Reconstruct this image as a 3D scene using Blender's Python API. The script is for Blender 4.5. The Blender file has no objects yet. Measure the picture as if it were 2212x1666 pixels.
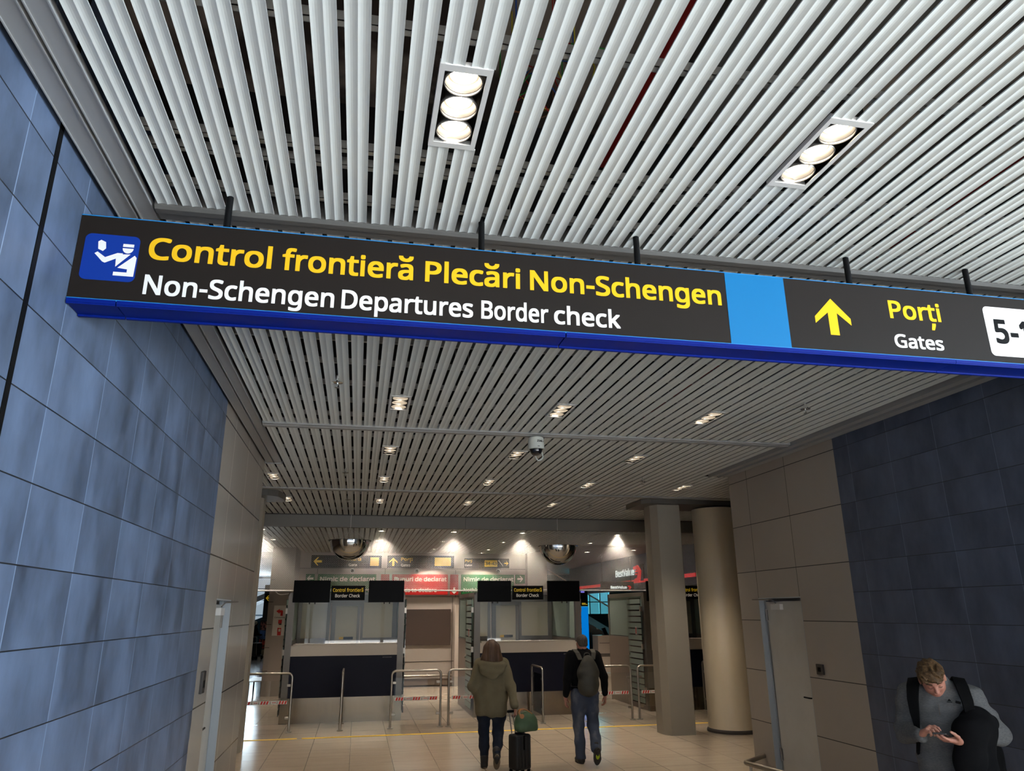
import bpy, bmesh, math, random, os
import numpy as np
from mathutils import Vector, Matrix
random.seed(7)
SC = bpy.context.scene
COL = SC.collection
PI = math.pi
# ------------------------------------------------------------------ camera
IMG_W, FOCAL = 2212.0, 1563.72
yaw, pitch, roll = math.radians(11.6456), math.radians(17.4026), math.radians(-0.3959)
fwd = Vector((math.sin(yaw) * math.cos(pitch), math.cos(yaw) * math.cos(pitch), math.sin(pitch)))
rgt = Vector((math.cos(yaw), -math.sin(yaw), 0))
upv = rgt.cross(fwd)
r2 = math.cos(roll) * rgt + math.sin(roll) * upv
u2 = -math.sin(roll) * rgt + math.cos(roll) * upv
cam = bpy.data.cameras.new('camera')
cam.sensor_width = 36.0
cam.lens = 36.0 * FOCAL / IMG_W
cam.clip_start, cam.clip_end = 0.05, 200
camo = bpy.data.objects.new('camera', cam)
camo.matrix_world = Matrix(((r2.x, u2.x, -fwd.x, 0), (r2.y, u2.y, -fwd.y, 0), (r2.z, u2.z, -fwd.z, 2.05), (0, 0, 0, 1)))
COL.objects.link(camo)
SC.camera = camo
# ------------------------------------------------------------------ exposure, world, daylight
SC.view_settings.view_transform = 'Standard'
SC.view_settings.look = 'None'
SC.view_settings.gamma = 1.0
SC.view_settings.use_curve_mapping = False
SC.view_settings.exposure = 0.0
SC.cycles.use_denoising = True
SC.cycles.max_bounces = 8
SC.cycles.diffuse_bounces = 4
SC.cycles.glossy_bounces = 4
SC.cycles.transmission_bounces = 8
SC.cycles.transparent_max_bounces = 12
SC.cycles.sample_clamp_indirect = 6.0
SC.cycles.caustics_reflective = False
SC.cycles.caustics_refractive = False
WORLD_STRENGTH = 0.5
w = bpy.data.worlds.new('world')
SC.world = w
w.use_nodes = True
bg = w.node_tree.nodes['Background']
bg.inputs[0].default_value = (0.72, 0.86, 1.0, 1)
bg.inputs[1].default_value = WORLD_STRENGTH


def area_light(name, loc, target, sx, sy, power, color):
    l = bpy.data.lights.new(name, 'AREA')
    l.shape = 'RECTANGLE'
    l.size, l.size_y, l.energy, l.color = sx, sy, power, color
    o = bpy.data.objects.new(name, l)
    o.location = loc
    o.rotation_euler = (Vector(target) - Vector(loc)).to_track_quat('-Z', 'Y').to_euler()
    COL.objects.link(o)
    return o


# daylight coming through the glazed front of the hall, behind and to the right of the camera
area_light('daylight', (12.0, -6.5, 1.75), (2.0, 3.0, 4.6), 8.0, 3.3, 1150, (0.76, 0.89, 1.0))
area_light('daylight_east', (15.6, -2.0, 1.75), (0.0, 1.0, 3.4), 7.5, 3.3, 3700, (0.70, 0.86, 1.0))
sl = bpy.data.lights.new('sun', 'SUN')     # sun through the glazed front onto the pale floor added behind the camera to bounce it
sl.energy, sl.angle, sl.color = 68.0, math.radians(1.0), (1.0, 0.97, 0.93)
so_ = bpy.data.objects.new('sun', sl)
so_.rotation_euler = Vector((-0.30, 0.50, -0.80)).to_track_quat('-Z', 'Y').to_euler()
COL.objects.link(so_)
# daylight through the far windows
area_light('daylight_far_left', (-5.4, 44.6, 2.3), (-5.0, 20.0, 1.0), 3.6, 4.4, 800, (0.72, 0.86, 1.0))
area_light('daylight_stairs', (11.7, 37.7, 2.6), (10.0, 28.0, 0.5), 2.6, 1.6, 110, (0.65, 0.92, 1.0))


def spot(name, loc, power, color, angle, blend=0.6, radius=0.05, parent=None, tilt=None):
    l = bpy.data.lights.new(name, 'SPOT')
    l.energy, l.color, l.spot_size, l.spot_blend, l.shadow_soft_size = power, color, math.radians(angle), blend, radius
    o = bpy.data.objects.new(name, l)
    o.location = loc
    if tilt:
        o.rotation_euler = tilt
    if parent:
        o.parent = parent
    COL.objects.link(o)
    return o


# ------------------------------------------------------------------ materials
def lin(c):
    return tuple((v / 12.92 if v <= 0.04045 else ((v + 0.055) / 1.055) ** 2.4) for v in c)


def rgb(r, g, b):
    return lin((r / 255, g / 255, b / 255))


def mat(name, color, rough=0.5, metal=0.0, emit=None, estr=1.0, coat=0.0, spec=0.5, noise=None, bump=None):
    m = bpy.data.materials.new(name)
    m.use_nodes = True
    nt = m.node_tree
    b = nt.nodes['Principled BSDF']
    b.inputs['Base Color'].default_value = (*color, 1)
    b.inputs['Roughness'].default_value = rough
    b.inputs['Metallic'].default_value = metal
    b.inputs['Coat Weight'].default_value = coat
    b.inputs['Specular IOR Level'].default_value = spec
    if emit:
        b.inputs['Emission Color'].default_value = (*emit, 1)
        b.inputs['Emission Strength'].default_value = estr
    if noise or bump:
        tc = nt.nodes.new('ShaderNodeTexCoord')
        mp = nt.nodes.new('ShaderNodeMapping')
        nt.links.new(tc.outputs['Object'], mp.inputs[0])
    if noise:  # (scale, color2, stretch xyz, contrast lo, hi)
        sc_, c2, st, lo, hi = noise
        n = nt.nodes.new('ShaderNodeTexNoise')
        n.inputs['Scale'].default_value = sc_
        n.inputs['Detail'].default_value = 5
        mp.inputs['Scale'].default_value = st
        nt.links.new(mp.outputs[0], n.inputs['Vector'])
        r = nt.nodes.new('ShaderNodeValToRGB')
        r.color_ramp.elements[0].position, r.color_ramp.elements[1].position = lo, hi
        r.color_ramp.elements[0].color, r.color_ramp.elements[1].color = (*color, 1), (*c2, 1)
        nt.links.new(n.outputs['Fac'], r.inputs[0])
        nt.links.new(r.outputs[0], b.inputs['Base Color'])
    if bump:  # (scale, strength, distance)
        n2 = nt.nodes.new('ShaderNodeTexNoise')
        n2.inputs['Scale'].default_value = bump[0]
        n2.inputs['Detail'].default_value = 3
        nt.links.new(tc.outputs['Object'], n2.inputs['Vector'])
        bp = nt.nodes.new('ShaderNodeBump')
        bp.inputs['Strength'].default_value, bp.inputs['Distance'].default_value = bump[1], bump[2]
        nt.links.new(n2.outputs['Fac'], bp.inputs['Height'])
        nt.links.new(bp.outputs[0], b.inputs['Normal'])
    return m


def grid_mat(name, c1, c2, axes, origin, pitch, width, joint_cols, rough, nscale, nstretch, coat=0.0, tone=0.12, lo=0.3, hi=0.7, spec=0.5):
    """tiles on a world grid: axes = two of 'XYZ', joints of given width every pitch from origin; joint_cols = colour per axis"""
    m = bpy.data.materials.new(name)
    m.use_nodes = True
    nt = m.node_tree
    N, L = nt.nodes.new, nt.links.new
    b = nt.nodes['Principled BSDF']
    b.inputs['Roughness'].default_value = rough
    b.inputs['Coat Weight'].default_value = coat
    b.inputs['Coat Roughness'].default_value = 0.12
    b.inputs['Specular IOR Level'].default_value = spec
    tc = N('ShaderNodeTexCoord')
    sp = N('ShaderNodeSeparateXYZ')
    L(tc.outputs['Object'], sp.inputs[0])

    def M(op, a, b_=None, c=None):
        n = N('ShaderNodeMath')
        n.operation = op
        for i, v in enumerate((a, b_, c)):
            if v is None:
                continue
            if isinstance(v, (int, float)):
                n.inputs[i].default_value = v
            else:
                L(v, n.inputs[i])
        return n.outputs[0]
    masks, ids = [], []
    for ax, og, pt in zip(axes, origin, pitch):
        t = M('DIVIDE', M('SUBTRACT', sp.outputs[ax], og), pt)
        fl = M('FLOOR', M('ADD', t, 0.5))
        d = M('MULTIPLY', M('ABSOLUTE', M('SUBTRACT', t, fl)), pt)
        masks.append(M('LESS_THAN', d, width / 2))
        ids.append(M('FLOOR', t))
    mp = N('ShaderNodeMapping')
    L(tc.outputs['Object'], mp.inputs[0])
    mp.inputs['Scale'].default_value = nstretch
    # shift the cloud pattern from tile to tile
    cx = N('ShaderNodeCombineXYZ')
    for i in range(2):
        L(M('MULTIPLY', ids[i], 3.7 + i * 1.9), cx.inputs[i])
    va = N('ShaderNodeVectorMath')
    va.operation = 'ADD'
    L(mp.outputs[0], va.inputs[0])
    L(cx.outputs[0], va.inputs[1])
    ns = N('ShaderNodeTexNoise')
    ns.inputs['Scale'].default_value = nscale
    ns.inputs['Detail'].default_value = 6
    ns.inputs['Roughness'].default_value = 0.6
    L(va.outputs[0], ns.inputs['Vector'])
    wn = N('ShaderNodeTexWhiteNoise')
    wn.noise_dimensions = '2D'
    L(cx.outputs[0], wn.inputs['Vector'])
    f = M('ADD', ns.outputs['Fac'], M('MULTIPLY', M('SUBTRACT', wn.outputs['Value'], 0.5), tone))
    rp = N('ShaderNodeValToRGB')
    rp.color_ramp.elements[0].position, rp.color_ramp.elements[1].position = lo, hi
    rp.color_ramp.elements[0].color, rp.color_ramp.elements[1].color = (*c1, 1), (*c2, 1)
    L(f, rp.inputs[0])
    col = rp.outputs[0]
    for mk_, jc in zip(masks, joint_cols):
        mx = N('ShaderNodeMix')
        mx.data_type = 'RGBA'
        L(mk_, mx.inputs[0])
        L(col, mx.inputs[6])
        mx.inputs[7].default_value = (*jc, 1)
        col = mx.outputs[2]
    L(col, b.inputs['Base Color'])
    h = M('SUBTRACT', 1.0, M('MAXIMUM', masks[0], masks[1]))
    bp = N('ShaderNodeBump')
    bp.inputs['Strength'].default_value, bp.inputs['Distance'].default_value = 0.4, 0.004
    L(h, bp.inputs['Height'])
    L(bp.outputs[0], b.inputs['Normal'])
    return m


def glass_mat(name, tint, alpha, rough=0.02):
    """thin pane: mostly see-through with a surface reflection"""
    m = bpy.data.materials.new(name)
    m.use_nodes = True
    nt = m.node_tree
    nt.nodes.remove(nt.nodes['Principled BSDF'])
    out = nt.nodes['Material Output']
    tr = nt.nodes.new('ShaderNodeBsdfTransparent')
    tr.inputs[0].default_value = (*tint, 1)
    gl = nt.nodes.new('ShaderNodeBsdfGlossy')
    gl.inputs['Roughness'].default_value = rough
    fr = nt.nodes.new('ShaderNodeFresnel')
    fr.inputs[0].default_value = 1.45
    ad = nt.nodes.new('ShaderNodeMath')
    ad.operation = 'ADD'
    ad.inputs[1].default_value = alpha
    nt.links.new(fr.outputs[0], ad.inputs[0])
    mx = nt.nodes.new('ShaderNodeMixShader')
    nt.links.new(ad.outputs[0], mx.inputs[0])
    nt.links.new(tr.outputs[0], mx.inputs[1])
    nt.links.new(gl.outputs[0], mx.inputs[2])
    nt.links.new(mx.outputs[0], out.inputs[0])
    return m


def frosted_mat(name, color, through=0.25):
    m = bpy.data.materials.new(name)
    m.use_nodes = True
    nt = m.node_tree
    b = nt.nodes['Principled BSDF']
    b.inputs['Base Color'].default_value = (*color, 1)
    b.inputs['Roughness'].default_value = 0.35
    out = nt.nodes['Material Output']
    tr = nt.nodes.new('ShaderNodeBsdfTransparent')
    tr.inputs[0].default_value = (0.9, 0.97, 0.94, 1)
    mx = nt.nodes.new('ShaderNodeMixShader')
    mx.inputs[0].default_value = through
    nt.links.new(b.outputs[0], mx.inputs[1])
    nt.links.new(tr.outputs[0], mx.inputs[2])
    nt.links.new(mx.outputs[0], out.inputs[0])
    return m


M = {}
M['slat'] = mat('slat_paint', rgb(206, 208, 204), 0.45)
M['bounce_floor'] = mat('pale_bounce_floor', rgb(200, 202, 204), 0.5)
M['trim'] = mat('grey_trim_paint', rgb(142, 142, 142), 0.42)
M['trim_dark'] = mat('dark_trim_paint', rgb(82, 80, 77), 0.45)
M['beam'] = mat('beam_paint', rgb(102, 101, 98), 0.5)
M['plenum'] = mat('plenum_soffit', rgb(160, 145, 130), 0.9, noise=(1.2, rgb(70, 58, 50), (1, 1, 1), 0.45, 0.55))  # soffit colour raised in place of daylight coming through the gaps
M['duct'] = mat('duct_tin', rgb(120, 115, 108), 0.5, 0.3)
M['rail'] = mat('galvanised_rail', rgb(175, 172, 165), 0.4, 0.4)
M['red_pipe'] = mat('red_pipe', rgb(140, 16, 14), 0.4)
M['tile'] = grid_mat('slate_blue_tile_long', rgb(40, 48, 60), rgb(98, 114, 142), (1, 2), (3.37, 0.58), (0.625, 0.3335), 0.006,
                     (rgb(120, 138, 165), rgb(24, 27, 32)), 0.40, 2.0, (1, 1.6, 0.8), tone=0.09, lo=0.22, hi=0.80)
M['tile2'] = grid_mat('slate_blue_tile_square', rgb(44, 52, 68), rgb(84, 94, 116), (1, 2), (6.76, 0.58), (0.665, 0.3335), 0.006,
                      (rgb(98, 110, 132), rgb(20, 22, 27)), 0.42, 2.0, (1, 1.6, 0.8), tone=0.09, lo=0.22, hi=0.82)
M['panel'] = grid_mat('taupe_panel', rgb(146, 138, 130), rgb(154, 146, 137), (1, 2), (7.95, 0.587), (0.97, 0.667), 0.012,
                      (rgb(190, 182, 170), rgb(28, 25, 22)), 0.24, 0.6, (1, 1, 1), tone=0.05)
for nm_, pt_ in (('panel2', 1.02), ('panel3', 100.0)):
    M[nm_] = grid_mat('taupe_panel_matt_' + nm_, rgb(146, 138, 130), rgb(154, 146, 137), (1, 2), (8.79 if pt_ < 9 else 60.0, 0.587), (pt_, 0.667), 0.010,
                      (rgb(60, 54, 48), rgb(28, 25, 22)), 0.5, 0.6, (1, 1, 1), tone=0.05)
M['end_panel'] = mat('taupe_end_panel', rgb(148, 140, 131), 0.45)
M['plenum_shaded'] = mat('shaded_soffit', rgb(34, 30, 28), 0.9)  # same soffit past the sign, its shade put into a darker colour
M['floor'] = grid_mat('beige_floor_tile', rgb(184, 169, 151), rgb(196, 181, 163), (0, 1), (0.006, 14.15), (0.607, 0.607), 0.006,
                      (rgb(112, 100, 88), rgb(140, 127, 113)), 0.17, 2.2, (0.6, 3.0, 1), coat=0.25, tone=0.12)
M['wallpaint'] = mat('warm_white_wall', rgb(190, 180, 170), 0.5)
M['wallgrey'] = mat('grey_wall', rgb(150, 142, 136), 0.55)
M['steel'] = mat('brushed_steel', rgb(178, 170, 158), 0.32, 0.95)
M['steel_d'] = mat('brushed_steel_base', rgb(150, 138, 122), 0.2, 0.95, noise=(3.0, rgb(160, 148, 131), (60, 60, 0.6), 0.35, 0.65))
M['alu'] = mat('anodised_aluminium', rgb(124, 119, 114), 0.38, 0.5)
M['chrome'] = mat('mirror_chrome', (0.9, 0.9, 0.9), 0.03, 1.0)
M['black'] = mat('black_plastic', rgb(11, 11, 12), 0.5, spec=0.1)
M['screen'] = mat('blank_screen', rgb(5, 5, 7), 0.3, spec=0.06)
M['signblack'] = mat('sign_face_brown_black', rgb(25, 20, 17), 0.6, spec=0.15)
M['signback'] = mat('sign_panel_black', rgb(9, 9, 10), 0.45, spec=0.08)
M['yellow'] = mat('sign_yellow', rgb(214, 168, 24), 0.5, spec=0.15)
M['yellow_dim'] = mat('sign_yellow_backlit', rgb(225, 190, 50), 0.5, emit=rgb(225, 185, 40), estr=0.25)
M['white'] = mat('sign_white', rgb(226, 224, 220), 0.5)
M['white_dim'] = mat('sign_white_backlit', rgb(220, 215, 205), 0.5, emit=rgb(220, 210, 195), estr=0.2)
M['signblue'] = mat('sign_blue_trim', rgb(2, 25, 108), 0.45, spec=0.12)
M['pictblue'] = mat('pictogram_blue', rgb(12, 46, 130), 0.5, spec=0.15)
M['sky'] = mat('sign_light_blue', rgb(8, 98, 150), 0.5, spec=0.2)
M['cyan'] = mat('sign_cyan_edge', rgb(20, 120, 185), 0.4)
M['green'] = mat('sign_green', rgb(22, 110, 55), 0.5)
M['red'] = mat('sign_red', rgb(190, 26, 24), 0.5)
M['tapered'] = mat('tape_red', rgb(200, 38, 32), 0.5)
M['navy'] = mat('navy_panel', rgb(13, 16, 36), 0.45, spec=0.2)
M['counter'] = mat('counter_white', rgb(226, 214, 200), 0.4)
M['side'] = mat('booth_side_taupe', rgb(130, 116, 106), 0.3)
M['line'] = mat('yellow_line_tape', rgb(240, 195, 40), 0.5)
M['door'] = mat('door_grey_white', rgb(186, 184, 178), 0.42, noise=(3, rgb(178, 175, 168), (1, 1, 1), 0.35, 0.7))
M['jamb'] = mat('door_frame_grey', rgb(160, 166, 172), 0.42)
M['column'] = mat('column_grey_paint', rgb(146, 140, 130), 0.42)
M['column_d'] = mat('column_grey_flat', rgb(122, 115, 106), 0.45)
M['round'] = mat('column_cream_paint', rgb(236, 223, 198), 0.3, noise=(1.2, rgb(216, 198, 164), (1, 1, 0.4), 0.4, 0.75))
M['glass'] = glass_mat('clear_glass', (0.97, 0.985, 0.98), 0.02)
M['glass_green'] = glass_mat('green_glass', (0.86, 0.93, 0.91), 0.03)
M['glass_teal'] = glass_mat('teal_glass', (0.5, 0.92, 0.98), 0.03)
M['frost'] = frosted_mat('frosted_glass', rgb(226, 216, 192), 0.12)
M['frost_green'] = frosted_mat('frosted_green_glass', rgb(172, 190, 182), 0.3)
M['lamp'] = mat('lamp_lit', (1, 0.93, 0.8), 0.4, emit=(1.0, 0.87, 0.66), estr=30.0)
M['lamp_in'] = mat('lamp_housing', rgb(40, 34, 28), 0.4)
M['lampframe'] = mat('lamp_frame', rgb(205, 203, 200), 0.35)
M['net'] = mat('net_cord', rgb(225, 222, 218), 0.6)
M['cam'] = mat('camera_white', rgb(200, 204, 198), 0.4)
M['dome'] = mat('smoked_dome', rgb(14, 13, 18), 0.05, coat=0.5)
M['brownboard'] = mat('dark_brown_board', rgb(68, 56, 50), 0.45)
M['teal'] = mat('teal_wall', rgb(28, 70, 84), 0.5)
M['banner'] = mat('blue_lit_banner', rgb(10, 120, 210), 0.3, emit=rgb(0, 130, 225), estr=0.75)
M['shopgrey'] = mat('shop_fascia_grey', rgb(112, 112, 120), 0.5)
M['shopred'] = mat('lit_red_acrylic', rgb(220, 50, 45), 0.4, emit=rgb(225, 60, 55), estr=0.55)
M['shopwhite'] = mat('lit_white_letters', rgb(240, 245, 240), 0.4, emit=rgb(235, 245, 238), estr=1.0)
M['led_y'] = mat('led_yellow_text', rgb(230, 200, 60), 0.4, emit=rgb(235, 200, 60), estr=0.5)
M['led_v'] = mat('led_violet', rgb(120, 110, 220), 0.4, emit=rgb(130, 120, 230), estr=0.7)
M['tread'] = mat('stair_tread', rgb(104, 112, 112), 0.6)
M['dark'] = mat('dark_grey', rgb(48, 44, 42), 0.6)
M['skin'] = mat('skin', rgb(172, 120, 101), 0.55, noise=(14, rgb(160, 104, 88), (1, 1, 1), 0.35, 0.7))
M['lip'] = mat('lip', rgb(160, 98, 88), 0.5)
M['eye'] = mat('eye_white', rgb(225, 220, 212), 0.25)
M['iris'] = mat('iris', rgb(60, 70, 80), 0.2)
M['hair_brown'] = mat('brown_hair', rgb(62, 44, 33), 0.5, spec=0.3, noise=(24, rgb(84, 61, 45), (1, 1, 0.08), 0.35, 0.75), bump=(60, 0.3, 0.004))
M['hair_fair'] = mat('fair_hair', rgb(84, 62, 38), 0.55, spec=0.25, noise=(40, rgb(54, 38, 22), (1, 1, 0.5), 0.4, 0.65), bump=(70, 0.8, 0.01))
M['hair_grey'] = mat('dark_grey_hair', rgb(48, 42, 36), 0.7, noise=(60, rgb(70, 62, 54), (1, 1, 1), 0.4, 0.65), bump=(120, 0.6, 0.004))
M['hair_blond'] = mat('pale_hair', rgb(190, 180, 165), 0.6)
M['olive'] = mat('olive_jacket_cloth', rgb(104, 97, 78), 0.85, spec=0.2, noise=(5, rgb(94, 87, 69), (1, 1, 1), 0.35, 0.65), bump=(9, 0.35, 0.02))
M['jeans_dark'] = mat('dark_blue_jeans', rgb(32, 38, 52), 0.85, spec=0.2, noise=(6, rgb(24, 29, 42), (1, 1, 0.5), 0.35, 0.65), bump=(12, 0.3, 0.01))
M['jeans'] = mat('faded_blue_jeans', rgb(62, 70, 88), 0.85, spec=0.2, noise=(4, rgb(112, 116, 124), (1.5, 1.5, 0.8), 0.52, 0.78), bump=(12, 0.35, 0.012))
M['blackcloth'] = mat('black_knit', rgb(15, 15, 16), 0.9, spec=0.1, bump=(14, 0.3, 0.01))
M['coat'] = mat('black_coat_cloth', rgb(15, 15, 17), 0.9, spec=0.08, bump=(9, 0.4, 0.015))
M['pack'] = mat('dark_olive_nylon', rgb(52, 50, 42), 0.6, noise=(9, rgb(42, 41, 34), (1, 1, 1), 0.4, 0.6), bump=(10, 0.5, 0.015))
M['strap'] = mat('black_strap', rgb(12, 12, 13), 0.85, spec=0.08)
M['sweater'] = mat('grey_heather_knit', rgb(96, 96, 97), 0.95, spec=0.1, noise=(60, rgb(80, 81, 84), (1, 1, 4), 0.35, 0.65), bump=(16, 0.35, 0.008))
M['shoe'] = mat('black_shoe', rgb(22, 21, 22), 0.6)
M['sole'] = mat('brown_sole', rgb(98, 84, 66), 0.7)
M['sole_d'] = mat('dark_sole', rgb(30, 28, 28), 0.7)
M['lime'] = mat('lime_insert', rgb(190, 210, 50), 0.6)
M['suitcase'] = mat('black_suitcase', rgb(25, 25, 26), 0.5, spec=0.3, bump=(6, 0.2, 0.01))
M['bag'] = mat('green_nylon', rgb(60, 84, 58), 0.65, noise=(6, rgb(48, 70, 48), (1, 1, 1), 0.4, 0.6), bump=(8, 0.4, 0.015))
M['tan'] = mat('tan_leather', rgb(156, 104, 58), 0.5)
M['phone'] = mat('phone_body', rgb(60, 58, 60), 0.25, 0.4)


# ------------------------------------------------------------------ mesh helpers
class B:
    """collects simple shapes into one mesh"""

    def __init__(s):
        s.v, s.f, s.m = [], [], []

    def add(s, vs, fs, mi=0):
        o = len(s.v)
        s.v += [tuple(p) for p in vs]
        s.f += [tuple(i + o for i in f) for f in fs]
        s.m += [mi] * len(fs)
        return s

    def box(s, x0, x1, y0, y1, z0, z1, mi=0, bev=0.0):
        if bev:
            return s.bbox(x0, x1, y0, y1, z0, z1, bev, mi)
        vs = [(x, y, z) for x in (x0, x1) for y in (y0, y1) for z in (z0, z1)]
        return s.add(vs, [(0, 1, 3, 2), (4, 6, 7, 5), (0, 4, 5, 1), (2, 3, 7, 6), (0, 2, 6, 4), (1, 5, 7, 3)], mi)

    def bbox(s, x0, x1, y0, y1, z0, z1, b, mi=0):
        bm = bmesh.new()
        bmesh.ops.create_cube(bm, size=1)
        for v in bm.verts:
            v.co = ((x0 + x1) / 2 + v.co.x * (x1 - x0), (y0 + y1) / 2 + v.co.y * (y1 - y0), (z0 + z1) / 2 + v.co.z * (z1 - z0))
        bmesh.ops.bevel(bm, geom=bm.edges[:], offset=b, segments=3, profile=0.5, affect='EDGES')
        bm.verts.index_update()
        s.add([v.co[:] for v in bm.verts], [[v.index for v in f.verts] for f in bm.faces], mi)
        bm.free()
        return s

    def prism(s, poly, axis, a0, a1, mi=0):
        """poly in the two other axes (cyclic order), extruded along axis from a0 to a1"""
        n = len(poly)

        def P(p, a):
            return {'x': (a, p[0], p[1]), 'y': (p[0], a, p[1]), 'z': (p[0], p[1], a)}[axis]
        vs = [P(p, a0) for p in poly] + [P(p, a1) for p in poly]
        fs = [tuple(range(n)), tuple(range(2 * n - 1, n - 1, -1))] + [(i, i + n, (i + 1) % n + n, (i + 1) % n) for i in range(n)]
        return s.add(vs, fs, mi)

    def tube(s, pts, r, n=12, mi=0, caps=True):
        pts = [Vector(p) for p in pts]
        rs = r if isinstance(r, (list, tuple)) else [r] * len(pts)
        ref = None
        vs = []
        for i, p in enumerate(pts):
            t = (pts[min(i + 1, len(pts) - 1)] - pts[max(i - 1, 0)]).normalized()
            if ref is None:
                ref = t.orthogonal().normalized()
            ref = (ref - t * ref.dot(t))
            ref = ref.normalized() if ref.length > 1e-6 else t.orthogonal().normalized()
            bi = t.cross(ref)
            for k in range(n):
                a = 2 * PI * k / n
                vs.append(p + (ref * math.cos(a) + bi * math.sin(a)) * rs[i])
        fs = []
        for i in range(len(pts) - 1):
            for k in range(n):
                k2 = (k + 1) % n
                fs.append((i * n + k, i * n + k2, (i + 1) * n + k2, (i + 1) * n + k))
        if caps:
            fs.append(tuple(range(n - 1, -1, -1)))
            fs.append(tuple((len(pts) - 1) * n + k for k in range(n)))
        return s.add(vs, fs, mi)

    def lathe(s, prof, c=(0, 0, 0), n=32, mi=0, capped=True):
        """profile of (r, z) spun about the vertical through c"""
        vs, fs = [], []
        for r, z in prof:
            for k in range(n):
                a = 2 * PI * k / n
                vs.append((c[0] + r * math.cos(a), c[1] + r * math.sin(a), c[2] + z))
        for i in range(len(prof) - 1):
            for k in range(n):
                k2 = (k + 1) % n
                fs.append((i * n + k, i * n + k2, (i + 1) * n + k2, (i + 1) * n + k))
        if capped:
            if prof[0][0] > 1e-6:
                fs.append(tuple(range(n - 1, -1, -1)))
            if prof[-1][0] > 1e-6:
                fs.append(tuple((len(prof) - 1) * n + k for k in range(n)))
        return s.add(vs, fs, mi)

    def arr(s, V, F, mi=0):
        return s.add([tuple(p) for p in V], [tuple(f) for f in F], mi)


def mk(name, b, mats, parent=None, smooth=False, loc=None, rot=None):
    me = bpy.data.meshes.new(name)
    me.from_pydata(b.v, [], b.f)
    if not isinstance(mats, (list, tuple)):
        mats = [mats]
    for m in mats:
        me.materials.append(m)
    if len(mats) > 1:
        me.polygons.foreach_set('material_index', b.m)
    bm = bmesh.new()
    bm.from_mesh(me)
    bmesh.ops.recalc_face_normals(bm, faces=bm.faces)
    bm.to_mesh(me)
    bm.free()
    if smooth:
        me.polygons.foreach_set('use_smooth', [True] * len(me.polygons))
        if smooth != 'all':
            me.set_sharp_from_angle(angle=math.radians(40))
    me.update()
    o = bpy.data.objects.new(name, me)
    COL.objects.link(o)
    if parent:
        o.parent = parent
    if loc:
        o.location = loc
    if rot:
        o.rotation_euler = rot
    return o


def tag(o, label, cat, group=None):
    o['label'], o['category'], o['kind'] = label, cat, 'thing'
    if group:
        o['group'] = group
    return o


def thing(name, label, cat, loc=(0, 0, 0), rz=0.0, group=None):
    o = bpy.data.objects.new(name, None)
    o.empty_display_size = 0.1
    COL.objects.link(o)
    o.location = loc
    o.rotation_euler = (0, 0, rz)
    return tag(o, label, cat, group)


def struct(name, b, m, parent=None, smooth=False):
    o = mk(name, b, m, parent, smooth)
    if not parent:
        o['kind'] = 'structure'
    return o


def copy_tree(o, parent=None):
    c = o.copy()
    COL.objects.link(c)
    if parent:
        c.parent = parent
    for ch in list(o.children):
        copy_tree(ch, c)
    return c


def round_path(pts, rad, seg=6):
    """polyline with rounded corners"""
    pts = [Vector(p) for p in pts]
    out = [pts[0]]
    for i in range(1, len(pts) - 1):
        a, p, c = pts[i - 1], pts[i], pts[i + 1]
        d1, d2 = (a - p).normalized(), (c - p).normalized()
        t = min(rad, (a - p).length * 0.49, (c - p).length * 0.49)
        for k in range(seg + 1):
            u = k / seg
            out.append((p + d1 * t) * (1 - u) ** 2 + p * 2 * u * (1 - u) + (p + d2 * t) * u * u)
    out.append(pts[-1])
    return out


# ------------------------------------------------------------------ lettering
FONT = None
try:
    FONT = bpy.data.fonts.load(os.path.join(bpy.utils.system_resource('DATAFILES'), 'fonts', 'NotoSansMath-Regular.woff2'))
except Exception:
    FONT = None
_gc = {}


def raw_text(s):
    if s in _gc:
        return _gc[s]
    cu = bpy.data.curves.new('t', 'FONT')
    if FONT:
        cu.font = FONT
    cu.body = s
    cu.size = 1.0
    cu.resolution_u = 4
    o = bpy.data.objects.new('t', cu)
    me = bpy.data.meshes.new_from_object(o)
    V = np.array([v.co[:2] for v in me.vertices], float).reshape(-1, 2)
    F = [tuple(p.vertices) for p in me.polygons]
    bpy.data.objects.remove(o)
    bpy.data.meshes.remove(me)
    bpy.data.curves.remove(cu)
    _gc[s] = (V, F)
    return V, F


CAPH = float(raw_text('H')[0][:, 1].max())
XH = float(raw_text('x')[0][:, 1].max())


def text_flat(s):
    """outline of the words, with the Romanian letters finished by hand"""
    base = s.replace('ă', 'a').replace('ț', 't')
    V, F = raw_text(base)
    V, F = V.copy(), list(F)
    for i, ch in enumerate(s):
        if ch not in 'ăț':
            continue
        wch = raw_text(base[i])[0]
        xr = raw_text(base[:i + 1])[0][:, 0].max()
        xc = xr - (wch[:, 0].max() - wch[:, 0].min()) / 2
        if ch == 'ă':
            n, ro, ri, zc = 10, 0.145, 0.085, XH + 0.20
            P = []
            for r in (ro, ri):
                for k in range(n + 1):
                    a = PI + PI * k / n
                    P.append((xc + r * math.cos(a), zc + r * 0.8 * math.sin(a)))
            Q = [(k, k + 1, n + 2 + k, n + 1 + k) for k in range(n)]
        else:
            cv, cf = raw_text(',')
            P = cv - cv.mean(0) + np.array([xc + 0.01, -0.17])
            Q = cf
        o = len(V)
        V = np.vstack([V, np.array(P)])
        F += [tuple(j + o for j in f) for f in Q]
    return V, F


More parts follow.
